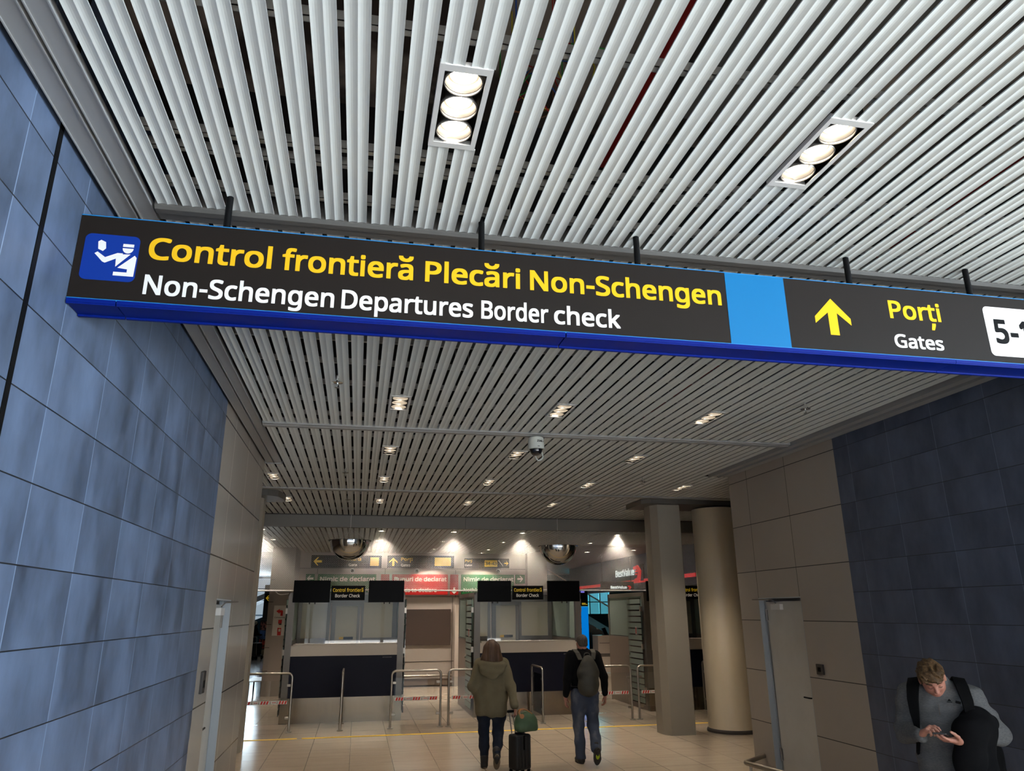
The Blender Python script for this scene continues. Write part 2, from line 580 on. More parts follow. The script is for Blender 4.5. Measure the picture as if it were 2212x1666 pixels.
def text(b, s, x0, x1, zb, h, y, bold=0.03, mi=0):
    bold *= 0.45
    V, F = text_flat(s)
    lo, hi = V[:, 0].min() - bold, V[:, 0].max() + bold
    sx, sz = (x1 - x0) / (hi - lo), h / (CAPH + 2 * bold)
    offs = [(0, 0)] + [(bold * u, bold * v) for u in (-1, 0, 1) for v in (-1, 0, 1) if bold and (u or v)]
    for i, (ox, oz) in enumerate(offs):
        P = [(x0 + (vx - lo + ox) * sx, y - 0.00008 * i, zb + (vz + bold + oz) * sz) for vx, vz in V]
        b.add(P, F, mi)
    return b


def poly_xz(b, pts, y, mi=0):
    return b.add([(x, y, z) for x, z in pts], [tuple(range(len(pts)))], mi)


def rrect(x0, x1, z0, z1, r, n=6):
    out = []
    for cx_, cz_, a0 in ((x1 - r, z1 - r, 0), (x0 + r, z1 - r, 90), (x0 + r, z0 + r, 180), (x1 - r, z0 + r, 270)):
        for k in range(n + 1):
            a = math.radians(a0 + 90 * k / n)
            out.append((cx_ + r * math.cos(a), cz_ + r * math.sin(a)))
    return out


def arrow_pts(cx_, cz_, s, ang=0.0):
    """chevron arrow pointing up, height s, turned by ang"""
    P = [(0, .5), (-.5, .04), (-.5, -.14), (-.14, .16), (-.14, -.5), (.14, -.5), (.14, .16), (.5, -.14), (.5, .04)]
    c, n = math.cos(ang), math.sin(ang)
    return [(cx_ + s * (x * c - z * n), cz_ + s * (x * n + z * c)) for x, z in P]

# ================================================================== the setting
ZC, ZC2 = 4.06, 3.80
b = B()
b.box(-9, 16, -1.0, 46, -0.2, 0)
struct('floor', b, M['floor'])
b = B()
b.box(-9, 16, -30, -1.0, -0.2, 0)
struct('floor.001', b, M['bounce_floor'])  # unseen pale floor, made up to bounce neutral light onto the slats
# roof slab above the open ceiling
b = B()
b.box(-9.3, 16.3, -7.2, 3.8, 5.0, 5.3)
struct('ceiling_slab', b, M['plenum'])
b = B()
b.box(-9.3, 16.3, 3.8, 37.2, 5.0, 5.3)
b.box(-9.3, 8.0, 37.2, 46.3, 5.0, 5.3)
struct('ceiling_slab.001', b, M['plenum_shaded'])
# left wall: tiles, then panels with a door opening
b = B()
b.box(-1.75, -1.37, -4.0, 2.985, 0, 5)
b.box(-1.75, -1.37, 3.015, 7.33, 0, 5)
struct('wall_left', b, M['tile'])
b = B()
b.box(-1.74, -1.366, 2.982, 3.018, 0, 5)
struct('wall_left_joint', b, M['black'])
b = B()
b.box(-1.75, -1.37, 7.33, 7.91, 0, 5)
b.box(-1.75, -1.37, 8.80, 10.39, 0, 5)
b.box(-1.75, -1.37, 7.91, 8.80, 2.2, 5)
b.box(-1.75, -1.60, 7.91, 8.80, 0, 2.2)
struct('wall_left_panel', b, M['panel'])
# right wall
b = B()
b.box(5.58, 6.2, 2.6, 7.70, 0, 5)
struct('wall_right', b, M['tile2'])
b = B()
b.box(5.58, 6.2, 7.70, 8.77, 0, 5)
struct('wall_right_panel', b, M['panel3'])
b = B()
b.box(5.58, 6.2, 9.82, 10.35, 0, 5)
b.box(5.58, 6.2, 8.77, 9.82, 2.22, 5)
b.box(5.75, 6.2, 8.77, 9.82, 0, 2.22)
struct('wall_right_panel', b, M['panel2'])
b = B()
b.box(6.2, 16, 9.9, 10.35, 0, 5)
b.box(6.2, 16, 2.6, 3.0, 0, 5)
struct('wall_right_return', b, M['end_panel'])
b = B()
b.box(-9, -1.75, 9.9, 10.39, 0, 5)
struct('wall_left_return', b, M['end_panel'])
# outer shell
b = B()
b.box(-9.3, -9, 10.39, 46, 0, 5)
struct('wall_west', b, M['wallgrey'])
b = B()
b.box(16, 16.3, 10.35, 37.2, 0, 5)
b.box(16, 16.3, -7, 2.6, 0, 5)
struct('wall_east', b, M['wallgrey'])
b = B()   # glazed front behind the camera: piers, head, low sill
b.box(-1.9, 16, -7.2, -7, 3.7, 5)
for x in (-1.9, 1.2, 4.3, 7.4, 10.5, 13.6, 15.7):
    b.box(x, x + 0.16, -7.15, -7, 0, 3.7)
struct('window_3', b, M['trim_dark'])
b = B()
b.box(-1.9, -1.75, -7.2, -4, 0, 5)
struct('wall_rear', b, M['tile'])
# far end: wall with glazed openings left and right
b = B()
b.box(-9, -7.2, 44, 44.3, 0, 5)
b.box(-3.6, 8.0, 44, 44.3, 0, 5)
b.box(7.8, 8.0, 37.2, 44, 0, 5)
b.box(-9, 8, 44, 44.3, 4.6, 5)
struct('wall_far', b, M['teal'])
b = B()
for x in (-7.2, -5.9, -4.75, -3.68):
    b.box(x, x + 0.08, 43.9, 44.05, 0, 4.6)
for z in (0.0, 1.95, 2.75, 3.35, 3.95):
    b.box(-7.2, -3.6, 43.92, 44.03, z, z + 0.07)
f = struct('window_1', b, M['jamb'])
b = B()
b.box(-7.2, -3.6, 44.06, 44.08, 0, 4.6)
mk('pane', b, M['glass'], f)
b = B()
for x in (10.75, 11.55, 12.1, 12.64):
    b.box(x, x + 0.06, 36.95, 37.05, 1.95, 3.1)
b.box(10.75, 12.7, 36.97, 37.04, 2.5, 2.55)
f = struct('window_2', b, M['jamb'])
b = B()
b.box(10.75, 12.7, 37.06, 37.08, 1.95, 3.1)
mk('pane', b, M['glass_teal'], f)
# wall with the customs signs
b = B()
b.box(-1.75, 5.2, 22.86, 23.2, 0, 5)
struct('wall_back', b, M['wallpaint'])
b = B()
for x0, x1, z in ((-1.75, 5.1, 3.335), (1.3, 5.1, 2.52), (1.3, 2.9, 0.68)):
    b.box(x0, x1, 22.85, 22.862, z - 0.006, z + 0.006)
for x, z0, z1 in ((-1.22, 3.17, 3.34), (0.76, 2.5, 3.34), (2.82, 0, 2.5), (3.03, 0, 2.5), (2.9, 2.5, 3.3)):
    b.box(x - 0.006, x + 0.006, 22.85, 22.862, z0, z1)
struct('trim_6', b, M['dark'])
b = B()
b.box(5.1, 5.72, 22.55, 23.2, 0, 5)
struct('pillar', b, M['wallpaint'])
b = B()
b.box(-2.23, -1.74, 21.2, 23.2, 0, 5)
b.box(-2.36, -2.23, 21.27, 23.2, 0, 5)
p_ = struct('pillar', b, M['wallgrey'])
b = B()
for z in (0.62, 1.2, 1.78, 2.36, 2.94):
    b.box(-2.362, -2.23, 21.262, 21.271, z - 0.006, z + 0.006)
mk('groove', b, M['dark'], p_)
# ------------------------------------------------------------------ slatted metal ceiling
P0, PITCH, SW = -1.113, 0.1194, 0.094


def slat_section(x0, z, wd=SW):
    pts = []
    n = 5
    for half in range(2):
        for i in range(n + 1):
            t = i / n
            pts.append((x0 + wd * (half + t) / 2, z + 0.0042 * math.sin(PI * t)))
    pts += [(x0 + wd, z + 0.006), (x0, z + 0.006)]
    return pts


def slats(b, k, z, y0, y1, cuts=(), wd=SW):
    segs = [(y0, y1)]
    for a, c in cuts:
        segs = [q for s in segs for q in ((s[0], min(s[1], a)), (max(s[0], c), s[1])) if q[1] - q[0] > 0.02] if any(s[0] < c and s[1] > a for s in segs) else segs
    for a, c in segs:
        b.prism(slat_section(P0 + PITCH * k, z, wd), 'y', a, c)


LROWS = {2.54: (0, 1), 7.07: (0, 1, 2), 9.33: (0, 1, 2), 11.5: (-1, 0, 1, 2, 3), 13.83: (-1, 0, 1, 2, 3)}
LX = lambda c: 0.303 + 1.6716 * c
LEN = 0.26


def cuts_for(k):
    out = []
    for y, cs in LROWS.items():
        for c in cs:
            if k in (11 + 14 * c, 12 + 14 * c):
                out.append((y - LEN, y + LEN))
    return out


def rails(parent, ys, x0, x1, z):
    for y in ys:
        b = B()
        b.box(x0, x1, y - 0.016, y + 0.016, z, z + 0.004)
        b.box(x0, x1, y - 0.016, y - 0.013, z, z + 0.045)
        b.box(x0, x1, y + 0.013, y + 0.016, z, z + 0.045)
        mk('carrier_rail', b, M['rail'], parent)


b = B()
for k in range(0, 70):
    if P0 + PITCH * k < 5.6 or True:
        slats(b, k, ZC, -1.2, 3.553 if k < 53 else 2.6, cuts_for(k))
c1 = struct('ceiling', b, M['slat'])
rails(c1, (-0.2, 0.75, 1.45, 2.185, 2.955, 3.085, 3.40), -1.1, 5.2, ZC + 0.026)
b = B()
b.box(-1.37, 16, -7, -1.2, ZC, ZC + 0.05)
b.box(7.3, 16, -1.2, 2.6, ZC, ZC + 0.05)
struct('ceiling_plain', b, M['slat'])
b = B()
for k in range(0, 53):
    slats(b, k, ZC, 3.70, 8.06, cuts_for(k))
c2 = struct('ceiling.001', b, M['slat'])
rails(c2, (4.5, 5.45, 6.0, 6.62, 7.2, 7.75), -1.1, 5.25, ZC + 0.026)
b = B()
for k in range(-15, 84):
    slats(b, k, ZC, 8.24 if 0 <= k < 53 else 10.42, 12.5, cuts_for(k))
c3 = struct('ceiling.002', b, M['slat'])
rails(c3, (8.7, 9.5, 10.3), -1.1, 5.25, ZC + 0.026)
rails(c3, (11.1, 11.9), -2.9, 8.9, ZC + 0.026)
b = B()
for k in range(-15, 84):
    slats(b, k, ZC, 12.66, 15.95, cuts_for(k))
c4 = struct('ceiling.003', b, M['slat'])
rails(c4, (13.2, 14.3, 15.3), -2.9, 8.9, ZC + 0.026)
b = B()
for k in range(-15, 84):
    slats(b, k, ZC2, 16.10, 22.9 if P0 + PITCH * k < 5.2 else 20.6 - 0.02 * k, wd=0.090)
c5 = struct('ceiling.004', b, M['slat'])
rails(c5, (17.4, 19.0, 20.4), -2.9, 8.9, ZC2 + 0.026)
b = B()
b.box(5.2, 16, 18.95, 37, ZC2 + 0.05, ZC2 + 0.1)
b.box(-9, -2.9, 10.4, 44, ZC2 + 0.3, ZC2 + 0.35)
b.box(-2.9, 5.2, 23.2, 44, ZC2 + 0.3, ZC2 + 0.35)
b.box(8.9, 16, 10.35, 18.95, ZC + 0.0, ZC + 0.05)
struct('ceiling_plaster', b, M['wallgrey'])
# long edge boards beside the walls
b = B()
for x0, x1 in ((-1.345, -1.252), (-1.236, -1.146)):
    b.box(x0, x1, -4, 10.39, ZC, ZC + 0.03)
    b.box(x0, x0 + 0.006, -4, 10.39, ZC - 0.006, ZC)
    b.box(x1 - 0.006, x1, -4, 10.39, ZC - 0.006, ZC)
b.box(-1.52, -1.135, 10.39, 10.42, ZC - 0.012, ZC + 0.03)
struct('trim_1', b, M['trim'])
b = B()
for x0, x1 in ((5.245, 5.39), (5.405, 5.57)):
    b.box(x0, x1, 2.6, 10.35, ZC - 0.01, ZC + 0.03)
    b.box(x0, x0 + 0.02, 2.6, 10.35, ZC - 0.03, ZC - 0.01)
struct('trim_2', b, M['trim'])
b = B()
b.prism([(3.556, ZC + 0.10), (3.556, ZC - 0.005), (3.57, ZC - 0.02), (3.615, ZC - 0.02), (3.615, ZC + 0.10)], 'x', -1.13, 5.25)
b.prism([(3.628, ZC + 0.10), (3.628, ZC - 0.012), (3.69, ZC - 0.012), (3.70, ZC), (3.70, ZC + 0.10)], 'x', -1.13, 5.25)
struct('trim_3', b, M['trim_dark'])
b = B()
b.prism([(8.06, ZC + 0.06), (8.06, ZC - 0.012), (8.085, ZC - 0.02), (8.215, ZC - 0.02), (8.24, ZC - 0.012), (8.24, ZC + 0.06)], 'x', -1.13, 5.25)
b.box(-1.13, 5.25, 8.11, 8.125, ZC - 0.026, ZC - 0.019)
struct('trim_4', b, M['trim'])
b = B()
b.prism([(12.5, ZC + 0.06), (12.5, ZC - 0.012), (12.525, ZC - 0.02), (12.635, ZC - 0.02), (12.66, ZC - 0.012), (12.66, ZC + 0.06)], 'x', -2.9, 8.9)
struct('trim_5', b, M['trim'])
b = B()
x = -9.0
for x1 in (-2.0, 2.23, 6.1, 16.0):
    b.box(x, x1 - 0.006, 15.95, 16.10, ZC2, 4.045)
    x = x1
struct('beam', b, M['beam'])
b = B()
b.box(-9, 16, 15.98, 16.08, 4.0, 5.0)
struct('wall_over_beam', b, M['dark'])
# columns
def chamfer_col(x0, x1, y0, y1, c):
    return [(x0 + c, y0), (x1 - c, y0), (x1, y0 + 2 * c), (x1, y1 - 2 * c), (x1 - c, y1), (x0 + c, y1), (x0, y1 - 2 * c), (x0, y0 + 2 * c)]


for x0, x1 in ((5.34, 5.95), (-2.28, -1.67)):
    b = B()
    b.prism(chamfer_col(x0, x1, 12.87, 13.5, 0.085), 'z', 0, 3.98)
    c_ = struct('column', b, M['column'])
    b = B()
    if x0 > 0:
        b.prism([(5.1, 12.85), (5.25, 12.72), (7.4, 12.70), (7.4, 13.65), (5.1, 13.65)], 'z', 3.97, 4.055)
    else:
        b.prism([(-2.4, 12.70), (-1.58, 12.70), (-1.42, 12.82), (-1.36, 13.1), (-1.36, 13.5), (-2.4, 13.6)], 'z', 3.95, 4.055)
    mk('cap', b, M['trim_dark'], c_)
b = B()
b.lathe([(0.425, 0), (0.425, 3.93)], (6.70, 13.12, 0), 48)
c_ = struct('column_round', b, M['round'], smooth=True)
b = B()
b.lathe([(0.455, 0), (0.455, 0.035), (0.43, 0.06)], (6.70, 13.12, 0), 48)
mk('base_ring', b, M['dark'], c_, smooth=True)
# services above the slats
for x, z, r, y1, lab in ((1.27, 4.6, 0.055, 3.5, 'dark red pipe over the slats near the middle downlight'), (3.72, 4.6, 0.05, 9, 'dark red pipe over the slats at the far right')):
    b = B()
    b.tube([(x, -1.5, z), (x, y1, z)], r, 14)
    tag(mk('sprinkler_pipe', b, M['red_pipe'], smooth=True), lab, 'pipe')
for q, lab in (((-0.55, 0.05, -1, 1.9, 4.65, 4.95), 'tin air duct above the slats left of the first downlight'), ((1.6, 2.6, -1, 3.2, 4.72, 4.98), 'tin air duct above the slats between the two front downlights'),
               ((-0.9, 3.4, 5.0, 5.4, 4.5, 4.9), 'tin air duct crossing above the slats behind the sign')):
    b = B()
    b.box(*q)
    tag(mk('air_duct', b, M['duct']), lab, 'duct')
b = B()
for y in (0.4, 1.6, 2.8, 4.4, 6.4, 7.4):
    if y == 2.8:
        continue
    for x in (-0.75, 0.9, 2.9, 3.4, 4.6):
        b.tube([(x, y, ZC + 0.04), (x, y, 5.0)], 0.004, 5)
struct('ceiling_hanger', b, M['rail'])

t = thing('loose_wiring', 'coloured loose wires hanging above the slats beside the front downlight', 'wires', (0.55, 2.4, 4.12))
rw = random.Random(5)
for nm_, c_ in (('red', (170, 30, 28)), ('yellow', (200, 180, 40)), ('green', (50, 140, 60)), ('blue', (40, 80, 160)), ('brown', (120, 70, 40))):
    M['w' + nm_] = mat('wire_' + nm_, rgb(*c_), 0.5)
    for q in range(2):
        b = B()
        p = [Vector((rw.uniform(-.08, .32), rw.uniform(-.25, .25), rw.uniform(0, .12))) for _ in range(4)]
        b.tube(round_path([p[0] + Vector((0, 0, .5)), p[0], p[1], p[2], p[3]], 0.15), 0.003, 6)
        mk('wire', b, M['w' + nm_], t, smooth=True)

# ================================================================== lamps
ROWN = {2.54: 'in front of the long hanging sign', 7.07: 'in the first row beyond the sign', 9.33: 'in the row just past the dome camera',
        11.5: 'in the second last row before the beam', 13.83: 'in the last row before the beam'}
COLN = {-1: 'nearest the left column', 0: 'in line with the first booth', 1: 'in line with the camera', 2: 'left of the square column', 3: 'nearest the right wall'}
fx = None
for y, cs in LROWS.items():
    for c in cs:
        nm = {(2.54, 0): 'triple ceiling downlight in front of the sign, upright in view above its lettering', (2.54, 1): 'triple ceiling downlight in front of the sign, slanting above the light blue panel'}.get(
            (y, c), 'triple downlight ' + ROWN[y] + ', ' + COLN[c])
        if fx is None:
            fx = thing('ceiling_downlight', nm, 'downlight', (LX(c), y, ZC), 0, 'triple recessed ceiling downlights')
            hw, hl = 0.105, LEN
            b = B()
            for q in ((-hw, -hw + 0.022, -hl, hl), (hw - 0.022, hw, -hl, hl), (-hw, hw, -hl, -hl + 0.035), (-hw, hw, hl - 0.035, hl)):
                b.box(q[0], q[1], q[2], q[3], -0.004, 0.02)
            mk('frame', b, M['lampframe'], fx)
            b = B()
            i0 = hw - 0.022
            b.box(-i0 - 0.004, i0 + 0.004, -hl + 0.03, hl - 0.03, 0.145, 0.15)
            for q in ((-i0 - 0.004, -i0, -hl + 0.03, hl - 0.03), (i0, i0 + 0.004, -hl + 0.03, hl - 0.03), (-i0, i0, -hl + 0.03, -hl + 0.035), (-i0, i0, hl - 0.035, hl - 0.03)):
                b.box(q[0], q[1], q[2], q[3], 0.0, 0.15)
            mk('housing', b, M['lamp_in'], fx)
            for i in (-1, 0, 1):
                yy = i * 0.155
                b = B()
                b.lathe([(0.074, 0.006), (0.077, 0.004), (0.08, 0.008), (0.078, 0.02)], (0, yy, 0), 28, capped=False)
                b.lathe([(0.076, 0.02), (0.058, 0.055), (0.055, 0.14)], (0, yy, 0), 28, capped=False)
                L_ = mk('lamp', b, M['alu'], fx, smooth=True)
                b = B()
                b.lathe([(0.0, 0.034), (0.035, 0.038), (0.055, 0.048)], (0, yy, 0), 28)
                mk('lens', b, M['lamp'], L_, smooth=True)
            o = fx
        else:
            o = copy_tree(fx)
            o.location = (LX(c), y, ZC)
            o['label'] = nm
        spot('downlight_beam', (LX(c), y, ZC - 0.02), {2.54: 40, 7.07: 32, 9.33: 38, 11.5: 66, 13.83: 78}[y] * (2.6 if c == 3 else 1.0), (1.0, 0.84, 0.66), 95, 0.7, 0.07)
# round spots in the lower ceiling behind the beam
rs = None
RX = {0: -2.12, 1: 0.44, 2: 2.06, 3: 3.66, 4: 6.0, 5: 7.0, 6: 8.2, 7: 10.2}
SPOTS = [(0, 16.62), (1, 16.62), (2, 16.62), (3, 16.62), (4, 16.75), (0, 18.95), (1, 18.95), (2, 18.95), (3, 18.95), (4, 18.9), (0, 21.3), (1, 21.3), (2, 21.3), (3, 21.3), (2, 22.5), (3, 22.5), (5, 22.4), (6, 21.5), (7, 30.0)]  # the last spotlight is unseen, added to brighten the dark stairs
RN = {16.62: 'just behind the ceiling beam', 16.75: 'just behind the ceiling beam', 18.95: 'halfway to the customs signs', 18.9: 'halfway to the customs signs', 21.3: 'near the customs signs', 22.5: 'right above the customs signs', 22.4: 'over the way to the stairs', 21.5: 'close to the shop fascia', 30.0: 'added out of view to light the stairs'}
RC = {0: 'beside the left column', 1: 'over the first booth', 2: 'over the passage by the red sign', 3: 'over the second booth', 4: 'before the shop fascia', 5: 'past the second booth', 6: 'above the lit lettering', 7: 'beyond the blue banner'}
for c, y in SPOTS:
    lab = 'small round spotlight ' + RN[y] + ', ' + RC[c]
    if rs is None:
        rs = thing('ceiling_spotlight', lab, 'spotlight', (RX[c], y, ZC2), 0, 'round spotlights in the back ceiling')
        b = B()
        b.lathe([(0.07, 0.012), (0.075, -0.006), (0.098, -0.008), (0.1, 0.004)], (0, 0, 0), 24, capped=False)
        mk('ring', b, M['lampframe'], rs, smooth=True)
        b = B()
        b.lathe([(0.0, 0.002), (0.072, 0.004)], (0, 0, 0), 24)
        mk('lens', b, M['lamp'], rs)
        o = rs
    else:
        o = copy_tree(rs)
        o.location = (RX[c], y, ZC2 if c < 5 else ZC2 + 0.045)
        o['label'] = lab
    spot('spotlight_beam', (RX[c], y, ZC2 - 0.03), 140 if y < 17 else 190 if c < 7 else 700, (1.0, 0.86, 0.72), 100 if y > 17 else 110, 0.8, 0.07)

# ================================================================== the hanging sign
sg = thing('hanging_sign', 'long brown-black overhead sign reading Control frontieră Plecări Non-Schengen, hung from the slats', 'sign', (0, 0, 0))
SX1 = 5.4
b = B()
b.box(-1.368, SX1, 3.352, 3.505, 3.425, 3.85)
mk('sign_box', b, M['signblack'], sg)
b = B()
b.box(-1.368, 1.902, 3.3505, 3.353, 3.425, 3.85)
b.box(2.262, SX1, 3.3505, 3.353, 3.425, 3.85)
mk('face', b, M['signblack'], sg)
b = B()
for x0, x1 in ((-1.366, -1.16), (-1.155, 0.972), (0.978, 3.3), (3.303, SX1)):
    b.box(x0, x1, 3.345, 3.512, 3.405, 3.424)
    b.box(x0, x1, 3.348, 3.36, 3.398, 3.405)
    b.box(x0, x1, 3.497, 3.512, 3.396, 3.405)
mk('bottom_tray', b, M['signblue'], sg)
b = B()
b.box(-1.368, SX1, 3.347, 3.353, 3.42, 3.428)
b.box(-1.368, SX1, 3.348, 3.353, 3.8485, 3.852)
mk('edge_strip', b, M['cyan'], sg)
b = B()
b.box(1.902, 2.262, 3.349, 3.353, 3.428, 3.849)
mk('blue_panel', b, M['sky'], sg)['label'] = 'plain light blue panel'
FY = 3.3495
b = B()
text(b, 'Control', -1.057, -0.5, 3.648, 0.114, FY, 0.036)
text(b, 'frontieră', -0.452, 0.185, 3.648, 0.114, FY, 0.036)
text(b, 'Plecări', 0.245, 0.738, 3.648, 0.114, FY, 0.036)
text(b, 'Non-Schengen', 0.79, 1.868, 3.648, 0.114, FY, 0.036)
mk('lettering', b, M['yellow'], sg)['label'] = 'yellow words Control frontieră Plecări Non-Schengen'
b = B()
text(b, 'Non-Schengen', -1.055, -0.192, 3.468, 0.1, FY, 0.032)
text(b, 'Departures', -0.157, 0.492, 3.468, 0.1, FY, 0.032)
text(b, 'Border', 0.534, 0.885, 3.468, 0.1, FY, 0.032)
text(b, 'check', 0.915, 1.276, 3.468, 0.1, FY, 0.032)
mk('lettering', b, M['white'], sg)['label'] = 'white words Non-Schengen Departures Border check'
b = B()
poly_xz(b, rrect(-1.335, -1.098, 3.522, 3.757, 0.028), FY)
pl = mk('pictogram_plate', b, M['pictblue'], sg)
pl['label'] = 'blue plate with a white border officer figure'
b = B()
PX = lambda u, v: (-1.335 + u * 0.237, 3.757 - v * 0.235)     # plate-relative, v down


def pg(*uv):
    poly_xz(b, [PX(*q) for q in uv], FY - 0.0006 - 0.00025 * len(b.f))


pg((.24, .17), (.29, .13), (.38, .17), (.40, .31), (.35, .37), (.26, .33))                     # raised hand
pg((.21, .43), (.26, .39), (.41, .50), (.62, .39), (.72, .39), (.70, .46), (.42, .62), (.37, .60))  # arm
pg((.60, .42), (.86, .40), (.62, .69))                                                        # chest
pg((.94, .42), (1.0 - .02, .47), (.97, .88), (.60, .88), (.60, .80), (.84, .80), (.84, .73), (.66, .71))   # body and book
pg((.70, .18), (.90, .18), (.90, .245), (.70, .245))                                          # cap
n_ = 12
pg(*[(.80 + .10 * math.cos(a), .275 + .11 * math.sin(a)) for a in [PI * k / n_ for k in range(n_ + 1)]])
mk('figure', b, M['white'], pl)
b = B()
poly_xz(b, [(2.546, 3.745), (2.432, 3.629), (2.432, 3.588), (2.517, 3.658), (2.517, 3.523), (2.574, 3.523), (2.574, 3.658), (2.658, 3.588), (2.658, 3.629)], FY)
mk('arrow', b, M['yellow'], sg)
b = B()
text(b, 'Porți', 2.920, 3.262, 3.655, 0.112, FY, 0.034)
mk('lettering', b, M['yellow'], sg)['label'] = 'yellow word Porți'
b = B()
text(b, 'Gates', 2.922, 3.244, 3.476, 0.082, FY, 0.034)
mk('lettering', b, M['white'], sg)['label'] = 'white word Gates'
b = B()
poly_xz(b, rrect(3.565, 4.25, 3.468, 3.782, 0.03), FY)
pl = mk('number_plate', b, M['white'], sg)
b = B()
text(b, '5', 3.618, 3.712, 3.548, 0.155, FY - 0.001, 0.05)
text(b, '-', 3.727, 3.782, 3.548, 0.155, FY - 0.001, 0.05)
text(b, '1', 3.80, 3.85, 3.548, 0.155, FY - 0.001, 0.05)
mk('number', b, M['signback'], pl)
for x in (-0.742, 0.545, 1.426, 2.752, 3.584):
    b = B()
    b.tube([(x, 3.43, 3.85), (x, 3.43, 4.10)], 0.017, 12)
    b.tube([(x, 3.43, 4.085), (x, 3.43, 4.10)], 0.021, 12)
    po = mk('hanger_pole', b, M['black'], sg, smooth=True)
    if x > 2.7:
        b = B()
        b.tube(round_path([(x, 3.412, 4.088), (x + 0.04, 3.40, 4.10), (x + 0.055, 3.40, 4.07)], 0.03), 0.003, 6)
        mk('cable_tie', b, M['white'], po)

# ================================================================== doors
def door(nm, X, sgn, y0, y1, zt, hinge_far, lab):
    """sgn +1: leaf lies towards +x from the wall face X"""
    r = bpy.data.objects.new(nm, None)
    COL.objects.link(r)
    r.location = (X, (y0 + y1) / 2, 0)
    r['kind'] = 'structure'
    r['label'] = lab
    yc = (y0 + y1) / 2
    w2 = (y1 - y0) / 2

    def bx(b, xa, xb, ya, yb, za, zb):
        xa, xb = sorted((xa * sgn, xb * sgn))
        return b.box(xa, xb, ya, yb, za, zb)
    b = B()
    bx(b, 0.002, 0.12, -w2, -w2 + 0.012, 0, zt)
    bx(b, 0.002, 0.12, w2 - 0.012, w2, 0, zt)
    bx(b, 0.002, 0.12, -w2, w2, zt - 0.012, zt)
    bx(b, 0.08, 0.115, w2 - 0.06, w2 - 0.01, 0, zt)
    mk('door_frame', b, M['jamb'], r)
    b = B()
    bx(b, 0.08, 0.13, -w2 + 0.013, w2 - 0.045, 0.01, zt - 0.05)
    lf = mk('door_leaf', b, M['door'], r)
    b = B()
    yh = -w2 + 0.075
    bx(b, 0.07, 0.08, yh - 0.02, yh + 0.02, 0.83, 1.05)
    b.tube([((0.075) * sgn, yh, 1.0), ((0.02) * sgn, yh, 1.0)], 0.009, 10)
    b.tube(round_path([((0.022) * sgn, yh, 1.0), ((0.018) * sgn, yh + 0.02, 1.0), ((0.02) * sgn, yh + 0.14, 1.0)], 0.01), 0.0095, 10)
    mk('handle', b, M['black'], lf)
    for z in (0.22, 1.99):
        b = B()
        b.tube([(0.074 * sgn, w2 - 0.052, z - 0.08), (0.074 * sgn, w2 - 0.052, z + 0.08)], 0.013, 10)
        bx(b, 0.072, 0.082, w2 - 0.085, w2 - 0.05, z - 0.07, z + 0.07)
        mk('hinge', b, M['alu'], lf)
    b = B()
    bx(b, 0.03, 0.08, 0.04, 0.27, zt - 0.16, zt - 0.085)
    mk('door_closer', b, M['lampframe'], lf)
    b = B()
    b.tube([(0.05 * sgn, 0.16, zt - 0.075), (0.02 * sgn, 0.2, zt - 0.03), (-0.06 * sgn, w2 + 0.06, zt - 0.02)], 0.008, 8)
    mk('closer_arm', b, M['alu'], lf)
    return r


door('door_1', 5.58, 1, 8.77, 9.82, 2.22, True, 'grey white door in the taupe panel wall')
door('door_2', -1.37, -1, 7.91, 8.80, 2.20, True, 'grey white door seen edge on beyond the blue tiles')
b = B()
b.bbox(5.555, 5.582, 8.45, 8.585, 1.30, 1.42, 0.006)
o = tag(mk('wall_switch', b, M['dark']), 'square dark access plate on the panels beside the right door', 'switch')
b = B()
b.box(5.550, 5.556, 8.49, 8.545, 1.335, 1.385)
mk('key_pad', b, M['black'], o)
b = B()
b.bbox(-1.372, -1.345, 7.52, 7.66, 1.36, 1.55, 0.006)
o = tag(mk('wall_switch', b, M['dark']), 'dark access plate between the blue tiles and the left door', 'switch')
b = B()
b.box(-1.346, -1.340, 7.56, 7.62, 1.41, 1.47)
mk('key_pad', b, M['black'], o)
# low bumper rail at the corner of the right wall
t = thing('bumper_rail', 'low steel bumper rail at the foot of the right panel wall', 'rail', (5.3, 9.6, 0))
b = B()
b.tube(round_path([(0.27, 0.48, 0.15), (-0.22, 0.10, 0.15), (-0.05, -0.75, 0.15)], 0.05), 0.03, 14)
mk('tube', b, M['steel'], t, smooth=True)
for x, y in ((-0.2, 0.0), (-0.08, -0.6)):
    b = B()
    b.tube([(x, y, 0), (x, y, 0.13)], 0.02, 10)
    mk('leg', b, M['steel'], t, smooth=True)

# ================================================================== dome camera and sprinklers
t = thing('dome_camera', 'white dome surveillance camera hanging from the slat ceiling', 'camera', (1.965, 8.15, ZC - 0.02))
b = B()
b.lathe([(0.0, 0.0), (0.06, -0.003), (0.088, -0.02), (0.094, -0.045), (0.097, -0.14), (0.104, -0.15), (0.104, -0.158), (0.09, -0.16)], (0, 0, 0), 40)
bd = mk('body', b, M['cam'], t, smooth=True)
b = B()
text(b, '2546', -0.02, 0.05, -0.085, 0.026, 0, 0.05)
text(b, 'A', 0.06, 0.076, -0.083, 0.02, 0, 0.05)
b.v = [(0.0975 * math.sin(x / 0.0975 + 0.1), -0.0975 * math.cos(x / 0.0975 + 0.1), z) for x, y, z in b.v]
b.box(-0.004, 0.022, -0.1005, -0.094, -0.139, -0.134)
mk('number', b, M['signback'], bd)
b = B()
b.lathe([(0.088, -0.158)] + [(0.072 * math.cos(a), -0.168 - 0.066 * math.sin(a)) for a in [PI / 2 * k / 10 for k in range(11)]], (0, 0, 0), 36)
mk('dome', b, M['dome'], t, smooth='all')
b = B()
